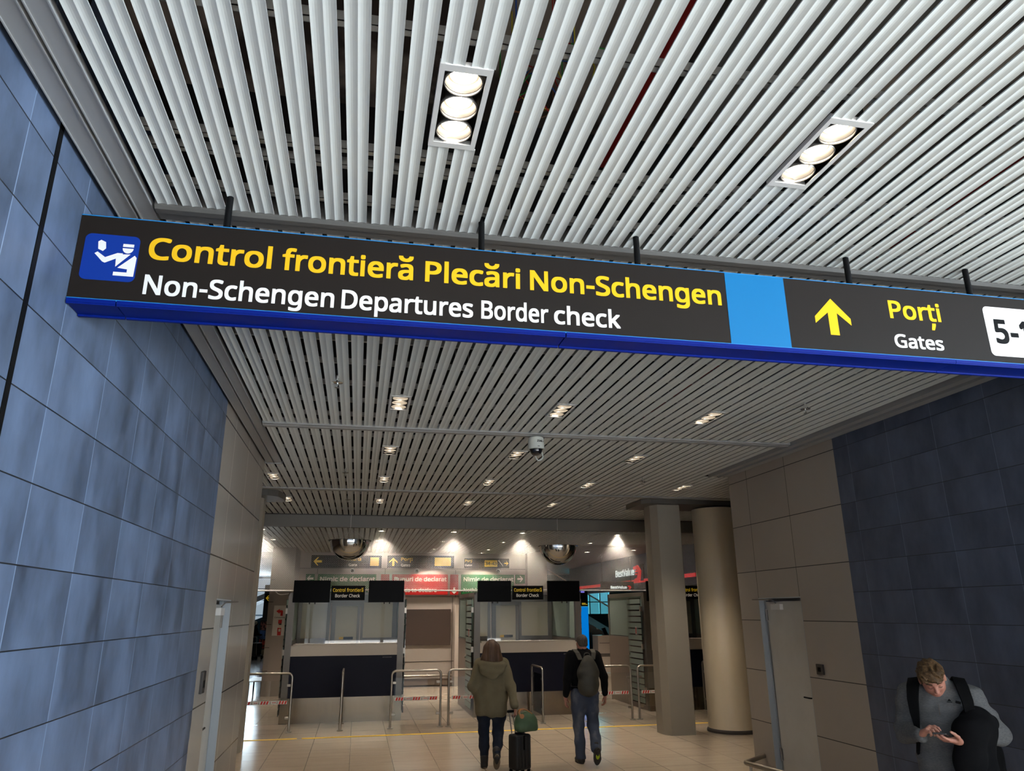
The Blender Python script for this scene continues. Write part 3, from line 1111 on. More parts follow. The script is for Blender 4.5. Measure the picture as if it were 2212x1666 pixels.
b.tube(round_path([(0.075, 0.05, -0.16), (0.10, 0.04, -0.25), (0.03, 0.05, -0.29), (0.0, 0.09, -0.2), (0, 0.08, -0.02)], 0.05), 0.008, 8)
mk('cable', b, M['cam'], t, smooth=True)
sp = None
for x, y, lab in ((-0.28, 6.27, 'chrome sprinkler head under the slats nearest the left of the sign'), (4.33, 6.32, 'chrome sprinkler head under the slats near the right wall'),
                  (-0.275, 10.65, 'small sprinkler head between the left column and the downlights'), (4.284, 10.66, 'small sprinkler head on the slats before the square column'),
                  (-0.273, 13.31, 'sprinkler head over the first booth barrier'), (4.25, 13.35, 'sprinkler head over the second booth barrier')):
    if sp is None:
        sp = thing('sprinkler', lab, 'sprinkler', (x, y, ZC), 0, 'ceiling sprinklers')
        b = B()
        b.tube([(0, 0, 0.3), (0, 0, -0.05)], 0.012, 10)
        b.tube([(0, 0, -0.075), (0, 0, -0.11)], 0.008, 8)
        mk('stem', b, M['chrome'], sp, smooth=True)
        b = B()
        b.lathe([(0.0, -0.05), (0.04, -0.055), (0.048, -0.068), (0.02, -0.075), (0.0, -0.075)], (0, 0, 0), 24)
        mk('escutcheon', b, M['chrome'], sp, smooth=True)
        b = B()
        b.lathe([(0.0, -0.108), (0.022, -0.11), (0.022, -0.113), (0.0, -0.114)], (0, 0, 0), 16)
        mk('deflector', b, M['alu'], sp)
    else:
        o = copy_tree(sp)
        o.location = (x, y, ZC)
        o['label'] = lab

# ================================================================== mirror domes
def mirror(x, lab, z=3.43):
    t = thing('dome_mirror', lab, 'mirror', (x, 15.0, z), 0, 'hanging dome mirrors')
    R_ = 0.385
    b = B()
    b.lathe([(R_ * math.cos(a), -R_ * 1.0 * math.sin(a)) for a in [PI / 2 * k / 20 for k in range(21)]], (0, 0, 0), 56, capped=False)
    mk('dome', b, M['chrome'], t, smooth='all')
    b = B()
    b.lathe([(R_ - 0.004, -0.006), (R_ + 0.035, -0.004), (R_ + 0.035, 0.002), (R_ - 0.004, 0.004)], (0, 0, 0), 56, capped=False)
    mk('rim', b, M['glass'], t)
    b = B()
    for a in (0.3, 2.4, 4.5):
        b.tube([((R_ + 0.02) * math.cos(a), (R_ + 0.02) * math.sin(a), 0), (0, 0, 0.24)], 0.0035, 5)
    b.tube([(0, 0, 0.24), (0, 0, ZC - z + 0.03)], 0.0035, 5)
    mk('wire', b, M['net'], t)


mirror(-0.22, 'half dome mirror hanging before the first booth')
mirror(4.05, 'half dome mirror hanging before the second booth', 3.37)

# ================================================================== passport booths (local x 0..2.36, y 0..2.5 away from the camera)
BW, BD = 2.36, 2.5
def make_booth(lab):
    t = thing('passport_booth', lab, 'booth', (-1.39, 16.0, 0), 0, 'passport control booths')
    for x0 in (0.0, BW - 0.125):
        b = B()
        b.box(x0, x0 + 0.125, 0, 0.12, 0.0, 2.47)
        b.box(x0 + 0.02, x0 + 0.105, -0.004, 0, 0.47, 2.46)
        mk('post', b, M['alu'], t)
    b = B()
    b.box(0.0, BW, -0.012, 0.1, 0.0, 0.46)
    b.box(0.17, 0.176, -0.016, -0.011, 0.0, 0.46)
    mk('kick_plate', b, M['steel_d'], t)
    b = B()
    b.box(0.125, BW - 0.125, 0.0, 0.1, 0.46, 1.235)
    np_ = mk('front_panel', b, M['navy'], t)
    b = B()
    b.box(1.95, 1.965, -0.002, 0.0, 1.185, 1.2)
    text(b, 'Inspecția', 1.975, 2.13, 1.187, 0.016, -0.001, 0.03)
    mk('small_print', b, M['wallgrey'], np_)
    b = B()
    b.bbox(0.125, BW - 0.125, -0.02, 0.16, 1.235, 1.44, 0.004)
    b.bbox(0.16, BW - 0.14, 0.02, 0.42, 1.435, 1.465, 0.004)
    mk('counter', b, M['counter'], t)
    b = B()
    b.box(0.125, BW - 0.125, 0.055, 0.063, 1.465, 2.42)
    mk('front_glass', b, M['glass'], t)
    b = B()
    b.box(0, BW, 0.0, 0.12, 2.42, 2.47)
    b.box(0, 0.1, 0.1, BD, 2.42, 2.47)
    b.box(BW - 0.1, BW, 0.1, BD, 2.42, 2.47)
    b.box(0, BW, BD - 0.1, BD, 2.3, 2.47)
    mk('top_frame', b, M['alu'], t)
    for s in (0, 1):
        X = (0.0, 0.04) if s == 0 else (BW - 0.04, BW)
        b = B()
        b.box(X[0], X[1], 0.12, BD, 0.0, 1.46)
        sp_ = mk('side_panel', b, M['side'], t)
        b = B()
        b.box(X[0] + 0.014, X[1] - 0.014, 0.16, BD - 0.06, 1.5, 2.38)
        mk('side_glass', b, M['frost_green'], sp_)
        b = B()
        b.box(X[0], X[1], BD - 0.06, BD, 1.46, 2.42)
        b.box(X[0], X[1], 0.12, 0.16, 1.46, 2.42)
        b.box(X[0] - 0.004, X[1] + 0.004, 0.12, BD, 1.46, 1.485)
        b.box(X[0], X[1], 0.12, BD, 2.38, 2.42)
        mk('side_frame', b, M['alu'], sp_)
        # glass gate leaf folded flat along the side of the lane, with frosted stripes
        xg = -0.045 if s == 0 else BW + 0.035
        b = B()
        b.box(xg, xg + 0.010, 0.13, 0.98, 0.12, 2.34)
        g = mk('gate_glass', b, M['glass_green'], t)
        b = B()
        for k in range(17):
            b.box(xg - 0.0015, xg + 0.0115, 0.131, 0.979, 0.14 + 0.13 * k, 0.14 + 0.13 * k + 0.1)
        mk('frosted_stripe', b, M['frost_green'], g)
        for z in (0.35, 1.25, 2.05):
            b = B()
            b.box(min(xg, X[0]) - 0.002, max(xg + 0.01, X[1]) + 0.002, 0.11, 0.19, z, z + 0.11)
            mk('gate_hinge', b, M['steel'], g)
        b = B()
        b.tube([(xg - 0.03, 0.93, 1.12), (xg + 0.04, 0.93, 1.12)], 0.022, 12)
        mk('gate_knob', b, M['steel'], g)
        b = B()
        b.box(xg - 0.003, xg + 0.013, 0.42, 0.5, 1.55, 1.72)
        st = mk('sticker', b, M['white'], g)
        b = B()
        b.box(xg - 0.005, xg + 0.015, 0.435, 0.485, 1.57, 1.70)
        b2 = mk('sticker_ring', b, M['red'], g)
    # rear partition with door
    b = B()
    for x0, x1 in ((0.04, 0.12), (0.70, 0.77), (0.80, 0.90), (1.40, 1.46), (1.48, 1.54), (2.22, 2.32)):
        b.box(x0, x1, BD - 0.12, BD - 0.04, 0.0, 2.3)
    b.box(0.8, 1.54, BD - 0.12, BD - 0.04, 2.22, 2.3)
    for x0, x1 in ((0.12, 0.7), (1.54, 2.22)):
        b.box(x0, x1, BD - 0.12, BD - 0.04, 1.42, 1.50)
    mk('rear_frame', b, M['alu'], t)
    b = B()
    b.box(0.12, 0.72, BD - 0.09, BD - 0.075, 1.5, 2.3)
    b.box(0.90, 1.40, BD - 0.09, BD - 0.075, 0.1, 2.22)
    b.box(1.54, 2.22, BD - 0.09, BD - 0.075, 1.5, 2.3)
    mk('rear_pane', b, M['frost'], t)
    b = B()
    b.box(0.12, 0.72, BD - 0.1, BD - 0.08, 0, 1.44)
    b.box(1.54, 2.22, BD - 0.1, BD - 0.08, 0, 1.44)
    mk('rear_panel', b, M['side'], t)
    b = B()
    b.box(1.0, 1.1, BD - 0.125, BD - 0.12, 1.47, 1.525)
    sk = mk('door_sticker', b, M['line'], t)
    b = B()
    b.box(1.1, 1.32, BD - 0.125, BD - 0.12, 1.47, 1.525)
    mk('print', b, M['signback'], sk)
    b = B()
    b.box(0.2, 2.2, 0.42, 1.1, 0.95, 1.0)
    mk('desk', b, M['counter'], t)
    return t


BLAB = ['grey steel and glass passport booth furthest left, navy front under a white counter', 'passport booth behind the two walkers, navy front under a white counter',
        'passport booth half hidden by the square grey column']
booth = make_booth(BLAB[0])
for i in (1, 2):
    o = copy_tree(booth)
    o.location = (-1.39 + 3.835 * i, 16.0, 0)
    o['label'] = BLAB[i]
BN = ['left booth', 'booth behind the walkers', 'booth behind the square column']
OFF = [(0.09, 0.83, 0.84, 1.52, 1.60, 2.33), (0.06, 0.78, 0.82, 1.515, 1.60, 2.325), (0.06, 0.78, 0.82, 1.515, 1.60, 2.325)]
mon = sgn0 = None
for i in range(3):
    bx = -1.39 + 3.835 * i
    for j, (xa, xb) in enumerate(((OFF[i][0], OFF[i][1]), (OFF[i][4], OFF[i][5]))):
        lab = 'blank black monitor left of the border check sign on the ' + BN[i] if j == 0 else 'blank black monitor right of the border check sign on the ' + BN[i]
        if mon is None:
            mon = thing('monitor', lab, 'monitor', (bx + xa, 15.955, 2.27), 0, 'blank monitors over the booth counters')
            b = B()
            b.bbox(0, 0.73, -0.02, 0.035, 0, 0.435, 0.006)
            mk('casing', b, M['black'], mon)
            b = B()
            b.box(0.012, 0.718, -0.022, -0.0195, 0.016, 0.423)
            mk('screen', b, M['screen'], mon)
            for x in (0.32, 0.43):
                b = B()
                b.box(x, x + 0.02, 0.0, 0.045, -0.035, 0.3)
                mk('bracket', b, M['dark'], mon)
        else:
            o = copy_tree(mon)
            o.location = (bx + xa, 15.955, 2.27)
            o['label'] = lab
    lab = 'black border check sign between the monitors of the ' + BN[i]
    if sgn0 is None:
        sgn0 = thing('border_check_sign', lab, 'sign', (bx + OFF[i][2], 15.96, 2.31), 0, 'border check signs')
        b = B()
        b.bbox(0, 0.685, -0.02, 0.03, 0, 0.29, 0.004)
        mk('panel', b, M['signback'], sgn0)
        b = B()
        text(b, 'Control', 0.035, 0.285, 0.167, 0.07, -0.021, 0.025)
        text(b, 'frontieră', 0.315, 0.65, 0.167, 0.07, -0.021, 0.025)
        mk('lettering', b, M['yellow_dim'], sgn0)['label'] = 'yellow words Control frontieră'
        b = B()
        text(b, 'Border', 0.085, 0.335, 0.058, 0.064, -0.021, 0.025)
        text(b, 'Check', 0.365, 0.585, 0.058, 0.064, -0.021, 0.025)
        mk('lettering', b, M['white_dim'], sgn0)['label'] = 'white words Border Check'
    else:
        o = copy_tree(sgn0)
        o.location = (bx + OFF[i][2], 15.96, 2.31)
        o['label'] = lab

# ================================================================== hoop barriers with glass and striped tape
def make_barrier(lab, loc, rz, wd=0.97):
    t = thing('barrier', lab, 'barrier', loc, rz, 'steel hoop barriers before the booths')
    b = B()
    b.tube(round_path([(0.02, 0, 0), (0.02, 0, 1.0), (wd - 0.02, 0, 1.0), (wd - 0.02, 0, 0)], 0.09, 8), 0.021, 14)
    mk('hoop', b, M['steel'], t, smooth=True)
    b = B()
    b.box(0.075, wd - 0.075, -0.004, 0.004, 0.14, 0.875)
    g = mk('glass_panel', b, M['glass'], t)
    b = B()
    b.box(0.08, wd - 0.08, -0.0065, -0.0045, 0.475, 0.535)
    x = 0.10
    k = 0
    while x < wd - 0.17:
        if k % 2 == 0:
            for q in range(3):
                x0 = x + q * 0.05
                if x0 + 0.05 > wd - 0.08:
                    break
                poly_xz(b, [(x0, 0.478), (x0 + 0.03, 0.478), (x0 + 0.048, 0.532), (x0 + 0.018, 0.532)], -0.0072, 1)
            x += 0.175
        else:
            poly_xz(b, [(x + .03, .505), (x + .045, .515), (x + .045, .509), (x + .085, .509), (x + .085, .515), (x + .1, .505), (x + .085, .495), (x + .085, .501), (x + .045, .501), (x + .045, .495)], -0.0072, 1)
            x += 0.145
        k += 1
    x = 0.265
    while x < wd - 0.2:
        for xx in (x + 0.005, x + 0.125):
            b.box(xx, xx + 0.008, -0.0072, -0.0068, 0.48, 0.518, 2)
            b.box(xx + 0.001, xx + 0.007, -0.0072, -0.0068, 0.521, 0.53, 2)
        x += 0.32
    mk('tape', b, [M['white'], M['tapered'], M['signback']], g)
    for x, s in ((0.02, 1), (wd - 0.02, -1)):
        for z in (0.24, 0.79):
            b = B()
            xa, xb = sorted((x + 0.015 * s, x + 0.085 * s))
            b.bbox(xa, xb, -0.012, 0.012, z - 0.022, z + 0.022, 0.006)
            mk('clamp', b, M['chrome'] if False else M['steel'], t)
        b = B()
        b.lathe([(0.055, 0), (0.055, 0.01), (0.03, 0.018)], (x, 0, 0), 20)
        mk('foot', b, M['steel'], t)
    return t


bar = None
for i in range(3):
    xo = 3.835 * i
    near = ['left of the first booth', 'in the lane between the first and second booths', 'in the lane left of the third booth']
    for x, lab in ((-2.06, ['hoop barrier cut off by the left column', 'hoop barrier right behind the walker in the olive jacket', 'hoop barrier partly behind the square column'][i]),
                   (0.69, ['hoop barrier before the first lane, at the right edge of the left booth', 'hoop barrier with its left post behind the man with the backpack', 'hoop barrier hidden behind the round column'][i])):
        if i == 2 and x > 0:
            continue
        loc = (x + xo, 14.91, 0)
        if bar is None:
            bar = make_barrier(lab, loc, 0)
        else:
            o = copy_tree(bar)
            o.location = loc
            o['label'] = lab
    o = copy_tree(bar)
    o.location = (-0.2 + xo, 14.85, 0)
    o.rotation_euler = (0, 0, PI / 2)
    o['label'] = ['hoop barrier seen end on before the navy front of the left booth', 'hoop barrier standing endways between the two walkers', 'hoop barrier endways between square and round columns'][i]
# yellow waiting line on the floor
b = B()
b.box(-8.5, -0.90, 14.10, 14.19, 0.001, 0.004)
b.box(-0.82, 15.5, 14.10, 14.19, 0.001, 0.004)
tag(mk('waiting_line', b, M['line']), 'yellow tape line across the floor before the booths', 'line')

# ================================================================== net under the beam
t = thing('safety_net', 'diamond mesh net hanging from the ceiling beam above the booths', 'net', (0, 16.78, 0))
b = B()
X0, X1, Z0, Z1 = -3.2, 9.4, 2.525, 3.795
step, hw = 0.038, 0.0022
def strip(p, q, y):
    d = np.array([q[0] - p[0], q[1] - p[1]], float)
    n = np.array([-d[1], d[0]]) / np.hypot(*d) * hw
    vs = []
    for (x, z) in (p, q):
        vs += [(x + n[0], y, z + n[1]), (x, y - 0.002, z), (x - n[0], y, z - n[1]), (x, y + 0.002, z)]
    b.add(vs, [(0, 1, 5, 4), (1, 2, 6, 5), (2, 3, 7, 6), (3, 0, 4, 7)])


H_ = Z1 - Z0
k = X0 - H_
while k < X1:
    a0, a1 = max(k, X0), min(k + H_, X1)
    if a1 - a0 > 0.02:
        strip((a0, Z0 + a0 - k), (a1, Z0 + a1 - k), -0.002)
        strip((a0, Z1 - (a0 - k)), (a1, Z1 - (a1 - k)), 0.002)
    k += step * 1.0
mk('mesh', b, M['net'], t)
b = B()
b.tube([(x, 0.006 * math.sin(x * 3), Z0 + 0.006 * math.sin(x * 1.7) - (0.02 if (0.3 < x < 0.9) else 0)) for x in np.linspace(X0, X1, 120)], 0.016, 8)
b.tube(round_path([(-1.75, 0.01, 2.52), (-1.66, 0.01, 2.44), (-1.45, 0.01, 2.46), (-1.34, 0.01, 2.53)], 0.08), 0.009, 8)
mk('rope', b, M['net'], t, smooth=True)

# ================================================================== signs on the back wall
def wall_sign(nm, lab, x0, x1, z0, z1, m, y=22.79, th=0.06, r=0.0, group=None):
    t = thing(nm, lab, 'sign', (0, y, 0), 0, group)
    b = B()
    b.bbox(x0, x1, 0, th, z0, z1, 0.01)
    mk('panel', b, M[m], t)
    return t


def arrow(t, cx_, cz_, s, ang, m):
    b = B()
    poly_xz(b, arrow_pts(cx_, cz_, s, ang), -0.002)
    return mk('arrow', b, M[m], t)


t = wall_sign('gate_sign', 'dark gate sign with a yellow left arrow, behind the first dome mirror', -1.42, 0.64, 3.35, 3.715, 'signblack')
arrow(t, -1.23, 3.535, 0.24, PI / 2, 'yellow_dim')
b = B()
text(b, 'Poarta', -0.35, 0.03, 3.56, 0.1, -0.002, .03)
mk('lettering', b, M['yellow_dim'], t)
b = B()
text(b, 'Gate', -0.33, -0.08, 3.40, 0.075, -0.002, .03)
mk('lettering', b, M['white_dim'], t)
b = B()
b.box(0.30, 0.56, -0.004, 0, 3.41, 3.66)
mk('number_plate', b, M['yellow_dim'], t)
t = wall_sign('gate_sign', 'dark gate sign with a yellow up arrow above the red customs sign', 0.81, 2.84, 3.355, 3.725, 'signblack')
arrow(t, 0.99, 3.535, 0.25, 0, 'yellow_dim')
b = B()
text(b, 'Porți', 1.22, 1.56, 3.565, 0.1, -0.002, .03)
mk('lettering', b, M['yellow_dim'], t)
b = B()
text(b, 'Gates', 1.22, 1.50, 3.40, 0.075, -0.002, .03)
mk('lettering', b, M['white_dim'], t)
b = B()
b.box(2.24, 2.74, -0.004, 0, 3.42, 3.67)
mk('number_plate', b, M['yellow_dim'], t)
t = wall_sign('gate_sign', 'smaller dark gate sign reading 34-43 above the right green sign', 3.16, 4.57, 3.365, 3.655, 'signblack')
b = B()
text(b, 'Porți', 3.18, 3.40, 3.545, 0.075, -0.002, .03)
mk('lettering', b, M['yellow_dim'], t)
b = B()
text(b, 'Gates', 3.18, 3.40, 3.42, 0.06, -0.002, .03)
mk('lettering', b, M['white_dim'], t)
b = B()
b.box(3.79, 4.19, -0.004, 0, 3.405, 3.60)
pl = mk('number_plate', b, M['yellow_dim'], t)
b = B()
text(b, '34-43', 3.81, 4.17, 3.455, 0.095, -0.006, .035)
mk('number', b, M['signback'], pl)
b = B()
b.tube([(4.24, -0.006, 3.59), (4.37, -0.006, 3.42)], 0.008, 6)
b.box(4.23, 4.255, -0.006, -0.002, 3.56, 3.61)
mk('escalator_symbol', b, M['white_dim'], t)
arrow(t, 4.48, 3.51, 0.13, -PI / 2, 'yellow_dim')
CUS = 'customs channel signs on the back wall'
for nm, lab, x0, x1, m, l1, e1, l2, e2 in (('customs_sign', 'green customs sign Nimic de declarat behind the left booth', -1.2, 0.5, 'green', 'Nimic de declarat', 0.47, 'Nothing to declare', 0.35),
                                           ('customs_sign', 'red customs sign Bunuri de declarat in the passage between the booths', 0.97, 2.66, 'red', 'Bunuri de declarat', 2.62, 'Goods to declare', 2.32),
                                           ('customs_sign', 'green customs sign Nimic de declarat behind the second booth', 3.07, 4.72, 'green', 'Nimic de declarat', 4.70, 'Nothing to declare', 4.5)):
    t = wall_sign(nm, lab, x0, x1, 2.57, 3.17, m, group=CUS)
    b = B()
    text(b, l1, x0 + 0.07, e1, 2.965, 0.125, -0.002, .045)
    text(b, l2, x0 + 0.07, e2, 2.655, 0.11, -0.002, .045)
    mk('lettering', b, M['white_dim'], t)
for lab, x0, x1, m, ang, z0 in (('green square plate with a white left arrow', -1.54, -1.29, 'green', PI / 2, 2.92), ('plain red square plate left of the red customs sign', 0.64, 0.89, 'red', None, 2.92),
                            ('narrow red plate with a white down arrow beside the red customs sign', 2.73, 2.98, 'red', PI, 2.57), ('green plate with a white right arrow beside the second green sign', 4.77, 5.07, 'green', -PI / 2, 2.9)):
    t = wall_sign('arrow_plate', lab, x0, x1, z0, 3.17, m, group='square arrow plates beside the customs signs')
    if ang is not None:
        arrow(t, (x0 + x1) / 2, 3.04 if z0 > 2.8 else 2.69, 0.19, ang, 'white_dim')
cm = None
for x, lab in ((-0.21, 'small round wall camera above the left green sign'), (1.71, 'small round wall camera above the red customs sign'), (4.23, 'small round wall camera above the right green sign')):
    if cm is None:
        cm = thing('wall_camera', lab, 'camera', (x, 22.86, 3.27), 0, 'round wall cameras')
        b = B()
        b.lathe([(0.0, 0.0), (0.075, 0.0), (0.075, 0.03), (0.055, 0.05), (0.0, 0.05)], (0, 0, 0), 24)
        b.v = [(p[0], -p[2], p[1]) for p in b.v]
        mk('body', b, M['cam'], cm, smooth=True)
        b = B()
        b.lathe([(0.0, 0.05), (0.045, 0.05), (0.03, 0.085), (0.0, 0.09)], (0, 0, 0), 20)
        b.v = [(p[0], -p[2], p[1]) for p in b.v]
        mk('lens', b, M['dome'], cm, smooth=True)
    else:
        o = copy_tree(cm)
        o.location = (x, 22.86, 3.27)
        o['label'] = lab
b = B()
b.bbox(1.40, 2.77, 22.80, 22.849, 1.14, 2.155, 0.006)
tag(mk('notice_board', b, M['brownboard']), 'dark brown blank board on the wall under the red customs sign', 'board')
t = thing('bumper_rail', 'steel bumper rail low on the back wall between the booths', 'rail', (2.1, 22.7, 0))
b = B()
b.tube([(-0.95, 0, 0.30), (0.72, 0, 0.30)], 0.03, 12)
mk('tube', b, M['steel'], t, smooth=True)
b = B()
b.box(-0.95, 0.72, 0.03, 0.14, 0.05, 0.22)
mk('backing', b, M['side'], t)
for x in (-0.7, 0.0, 0.6):
    b = B()
    b.box(x - 0.02, x + 0.02, -0.01, 0.14, 0.26, 0.34)
    mk('bracket', b, M['steel'], t)
# narrow door frame beside the second booth
t = thing('door_frame_post', 'pale upright frame between the brown board and the second booth', 'frame', (2.93, 22.6, 0))
b = B()
b.box(-0.05, 0.05, 0, 0.24, 0, 2.28)
mk('upright', b, M['counter'], t)
b = B()
b.box(0.05, 0.5, 0, 0.24, 2.2, 2.28)
mk('head', b, M['counter'], t)
# poster
t = thing('poster', 'white poster with red arrow and coffee cup on the pillar beside the left booth', 'poster', (-2.01, 21.19, 1.5))
b = B()
b.box(-0.185, 0.185, 0, 0.008, 0, 0.77)
P = [(-.12, .62), (-.03, .68), (-.03, .645), (.03, .645), (.055, .62), (.055, .5), (-.005, .5), (-.005, .585), (-.03, .585), (-.03, .555)]
poly_xz(b, P, -0.002, 1)
poly_xz(b, rrect(-0.045, 0.045, 0.30, 0.40, 0.008), -0.002, 1)
poly_xz(b, rrect(-0.05, 0.045, 0.005, 0.2, 0.004), -0.002, 1)
mk('sheet', b, [M['white'], M['red']], t)
b = B()
text(b, 'Consumație', -0.15, 0.16, 0.445, 0.035, -0.002, 0.02)
mk('lettering', b, M['dark'], t)
b = B()

b = B()
poly_xz(b, [(-.035, .29), (.05, .29), (.04, .235), (.02, .205), (-.01, .205), (-.028, .235)], -0.003)
poly_xz(b, [(.07 * math.cos(a) + 0.01, .205 + .012 * math.sin(a)) for a in [2 * PI * k / 16 for k in range(16)]], -0.0025)
poly_xz(b, rrect(-0.025, 0.03, 0.1, 0.17, 0.004), -0.003)
mk('cup', b, M['counter'], t)
b = B()
poly_xz(b, [(.04 * math.cos(a) + 0.008, .285 + .014 * math.sin(a)) for a in [2 * PI * k / 16 for k in range(16)]], -0.004)
mk('coffee', b, M['dark'], t)

# ================================================================== far hall on the left
t = thing('arrow_sign', 'small black sign with a yellow left arrow on a post beyond the pillar', 'sign', (-4.62, 41.4, 2.62))
b = B()
b.box(-0.17, 0.18, 0, 0.06, 0, 0.46)
mk('panel', b, M['signback'], t)
arrow(t, 0.0, 0.23, 0.27, PI / 2, 'yellow_dim')
b = B()
b.box(-0.22, 0.3, 0.08, 0.3, -2.62, 0.9)
mk('post', b, M['dark'], t)
t = thing('escalator', 'teal flank of an escalator before the far left window', 'escalator', (-5.3, 42.5, 0))
b = B()
b.prism([(-1.6, 0), (2.2, 0), (2.2, 2.6), (-1.6, 1.15)], 'y', 0, 1.0)
mk('flank', b, M['teal'], t)
b = B()
b.prism([(-1.6, 2.0), (2.2, 3.6), (2.2, 3.9), (-1.6, 2.3)], 'y', 0.1, 0.2)
mk('balustrade', b, M['jamb'], t)
t = thing('magazine_rack', 'tall rack of colourful magazines beyond the left pillar', 'rack', (-4.72, 40.6, 0))
b = B()
b.box(-0.1, 0.5, 0.02, 0.4, 0, 1.78)
mk('case', b, M['dark'], t)
for z0, z1, m, nm in ((1.28, 1.68, 'pg1', 'magazine_panel'), (0.84, 1.26, 'pg2', 'magazine_panel'), (0.38, 0.82, 'pg3', 'magazine_panel'), (0.02, 0.34, 'pg4', 'magazine_panel')):
    c1_, c2_, sc_ = {'pg1': (rgb(40, 24, 22), rgb(190, 120, 110), 7), 'pg2': (rgb(60, 70, 100), rgb(90, 130, 190), 3), 'pg3': (rgb(30, 24, 26), rgb(210, 80, 60), 9), 'pg4': (rgb(120, 104, 80), rgb(150, 134, 104), 4)}[m]
    M[m] = mat('magazine_covers_' + m, c1_, 0.4, noise=(sc_, c2_, (1, 1, 1), 0.45, 0.55))
    b = B()
    b.box(-0.07, 0.47, 0.0, 0.02, z0, z1)
    mk(nm, b, M[m], t)
t = thing('bench', 'low steel bench at the floor beside the left pillar', 'bench', (-2.82, 22.0, 0))
b = B()
for i in range(5):
    b.box(0.0, 0.42, i * 0.26, i * 0.26 + 0.22, 0.30, 0.33)
mk('seat', b, M['steel'], t)
for x in (0.03, 0.36):
    for y in (0.05, 1.15):
        b = B()
        b.box(x, x + 0.04, y, y + 0.04, 0, 0.30)
        mk('leg', b, M['dark'], t)

# ================================================================== far hall on the right
t = thing('shop_fascia', 'grey shop fascia with red stripe and lit BestValue lettering', 'shop front', (9.0, 0, 0))
b = B()
b.box(0.0, 0.3, 18.98, 31.5, 2.93, 3.845)
b.box(0.02, 0.3, 18.98, 31.5, 2.75, 2.93)
mk('board', b, M['shopgrey'], t)
b = B()
b.box(-0.03, 0.0, 18.98, 31.5, 2.95, 3.05)
mk('red_stripe', b, M['shopred'], t)
b = B()
b.box(-0.035, 0.0, 22.75, 23.02, 3.0, 3.52)
mk('logo_shadow', b, M['dark'], t)
b = B()     # lit arrow-shaped logo; y runs away, so -y is the reader's right
LG = [(23.50, 3.46), (23.13, 3.50), (22.88, 3.32), (22.98, 3.05), (23.08, 2.95), (23.48, 2.97), (23.42, 3.08), (23.18, 3.10), (23.08, 3.26), (23.2, 3.39), (23.48, 3.37)]
b.prism(LG, 'x', -0.09, -0.04)
for z in (3.2, 3.29):
    b.box(-0.09, -0.04, 23.26, 23.34, z, z + 0.045)
mk('logo', b, M['shopred'], t)
b = B()
text(b, 'BestValue', 0, 1.86, 0, 0.23, 0, 0.05)
lt = mk('lettering', b, M['shopwhite'], t, loc=(-0.035, 25.42, 3.21), rot=(0, 0, -PI / 2))
t = thing('shop_sign', 'small brown hanging shop sign with lit lettering under the fascia', 'sign', (8.15, 23.6, 2.72))
b = B()
b.box(-0.35, 0.8, 0, 0.05, 0, 0.28)
b.box(-0.3, -0.28, 0.02, 0.03, 0.28, 1.1)
b.box(0.7, 0.72, 0.02, 0.03, 0.28, 1.1)
mk('panel', b, M['brownboard'], t)
b = B()
text(b, 'BestValue', -0.02, 0.55, 0.05, 0.09, -0.002, 0.06)
mk('lettering', b, M['shopwhite'], t)
b = B()
poly_xz(b, [(.58, .15), (.66, .15), (.71, .1), (.66, .03), (.60, .03), (.64, .09), (.58, .11)], -0.002)
mk('logo', b, M['shopred'], t)
t = thing('advert_banner', 'tall glowing blue advertising banner past the second booth', 'banner', (8.03, 27.0, 0.1))
b = B()
b.box(0, 0.36, 0, 0.06, 0.0, 2.13)
mk('sheet', b, M['banner'], t)
b = B()
b.box(-0.02, 0.38, 0.005, 0.07, -0.1, 0.0)
mk('base', b, M['dark'], t)
t = thing('flight_sign', 'black sign with small lit symbols above the blue banner', 'sign', (8.03, 27.0, 2.25))
b = B()
b.box(-0.3, 0.36, 0, 0.08, 0.0, 0.58)
mk('panel', b, M['signback'], t)
b = B()
b.box(0.0, 0.07, -0.004, 0, 0.49, 0.54)
b.box(0.1, 0.24, -0.004, 0, 0.48, 0.55)
mk('violet_symbol', b, M['led_v'], t)
b = B()
b.box(0.0, 0.04, -0.004, 0, 0.32, 0.4)
b.box(0.13, 0.27, -0.004, 0, 0.09, 0.115)
b.box(0.13, 0.34, -0.004, 0, 0.055, 0.075)
mk('yellow_symbol', b, M['led_y'], t)
t = thing('staircase', 'open stairs with glass balustrade beyond the blue banner', 'stairs', (9.6, 32.0, 0))
b = B()
for i in range(16):
    b.box(2.8 - 0.3 * i, 3.15 - 0.3 * i, 0, 2.6, 0.17 * i + 0.12, 0.17 * (i + 1))
    b.box(3.08 - 0.3 * i, 3.10 - 0.3 * i, 0, 2.6, 0.17 * i, 0.17 * i + 0.12)
mk('tread', b, M['tread'], t)
b = B()
b.prism([(3.2, 0.0), (3.2, 0.25), (-1.7, 3.05), (-1.7, 2.7)], 'y', -0.05, 0.0)
mk('stringer', b, M['teal'], t)
b = B()
b.prism([(3.2, 0.25), (3.2, 1.15), (-1.7, 3.95), (-1.7, 3.05)], 'y', -0.03, -0.015)
mk('glass_balustrade', b, M['glass_green'], t)
b = B()
b.tube([(3.2, -0.02, 1.17), (-1.7, -0.02, 3.97)], 0.03, 8)
mk('handrail', b, M['steel'], t)
b = B()
b.box(8.0, 16, 37.0, 37.2, 0, 1.95)
b.box(12.7, 16, 37.0, 37.2, 1.95, 4.6)
b.box(8.0, 10.75, 37.0, 37.2, 1.95, 4.6)
b.box(10.7, 12.75, 37.0, 37.2, 3.1, 4.6)
struct('wall_stairs', b, M['teal'])
t = thing('service_desk', 'pale service desk with a card terminal beyond the man with the backpack', 'desk', (7.95, 24.6, 0))
b = B()
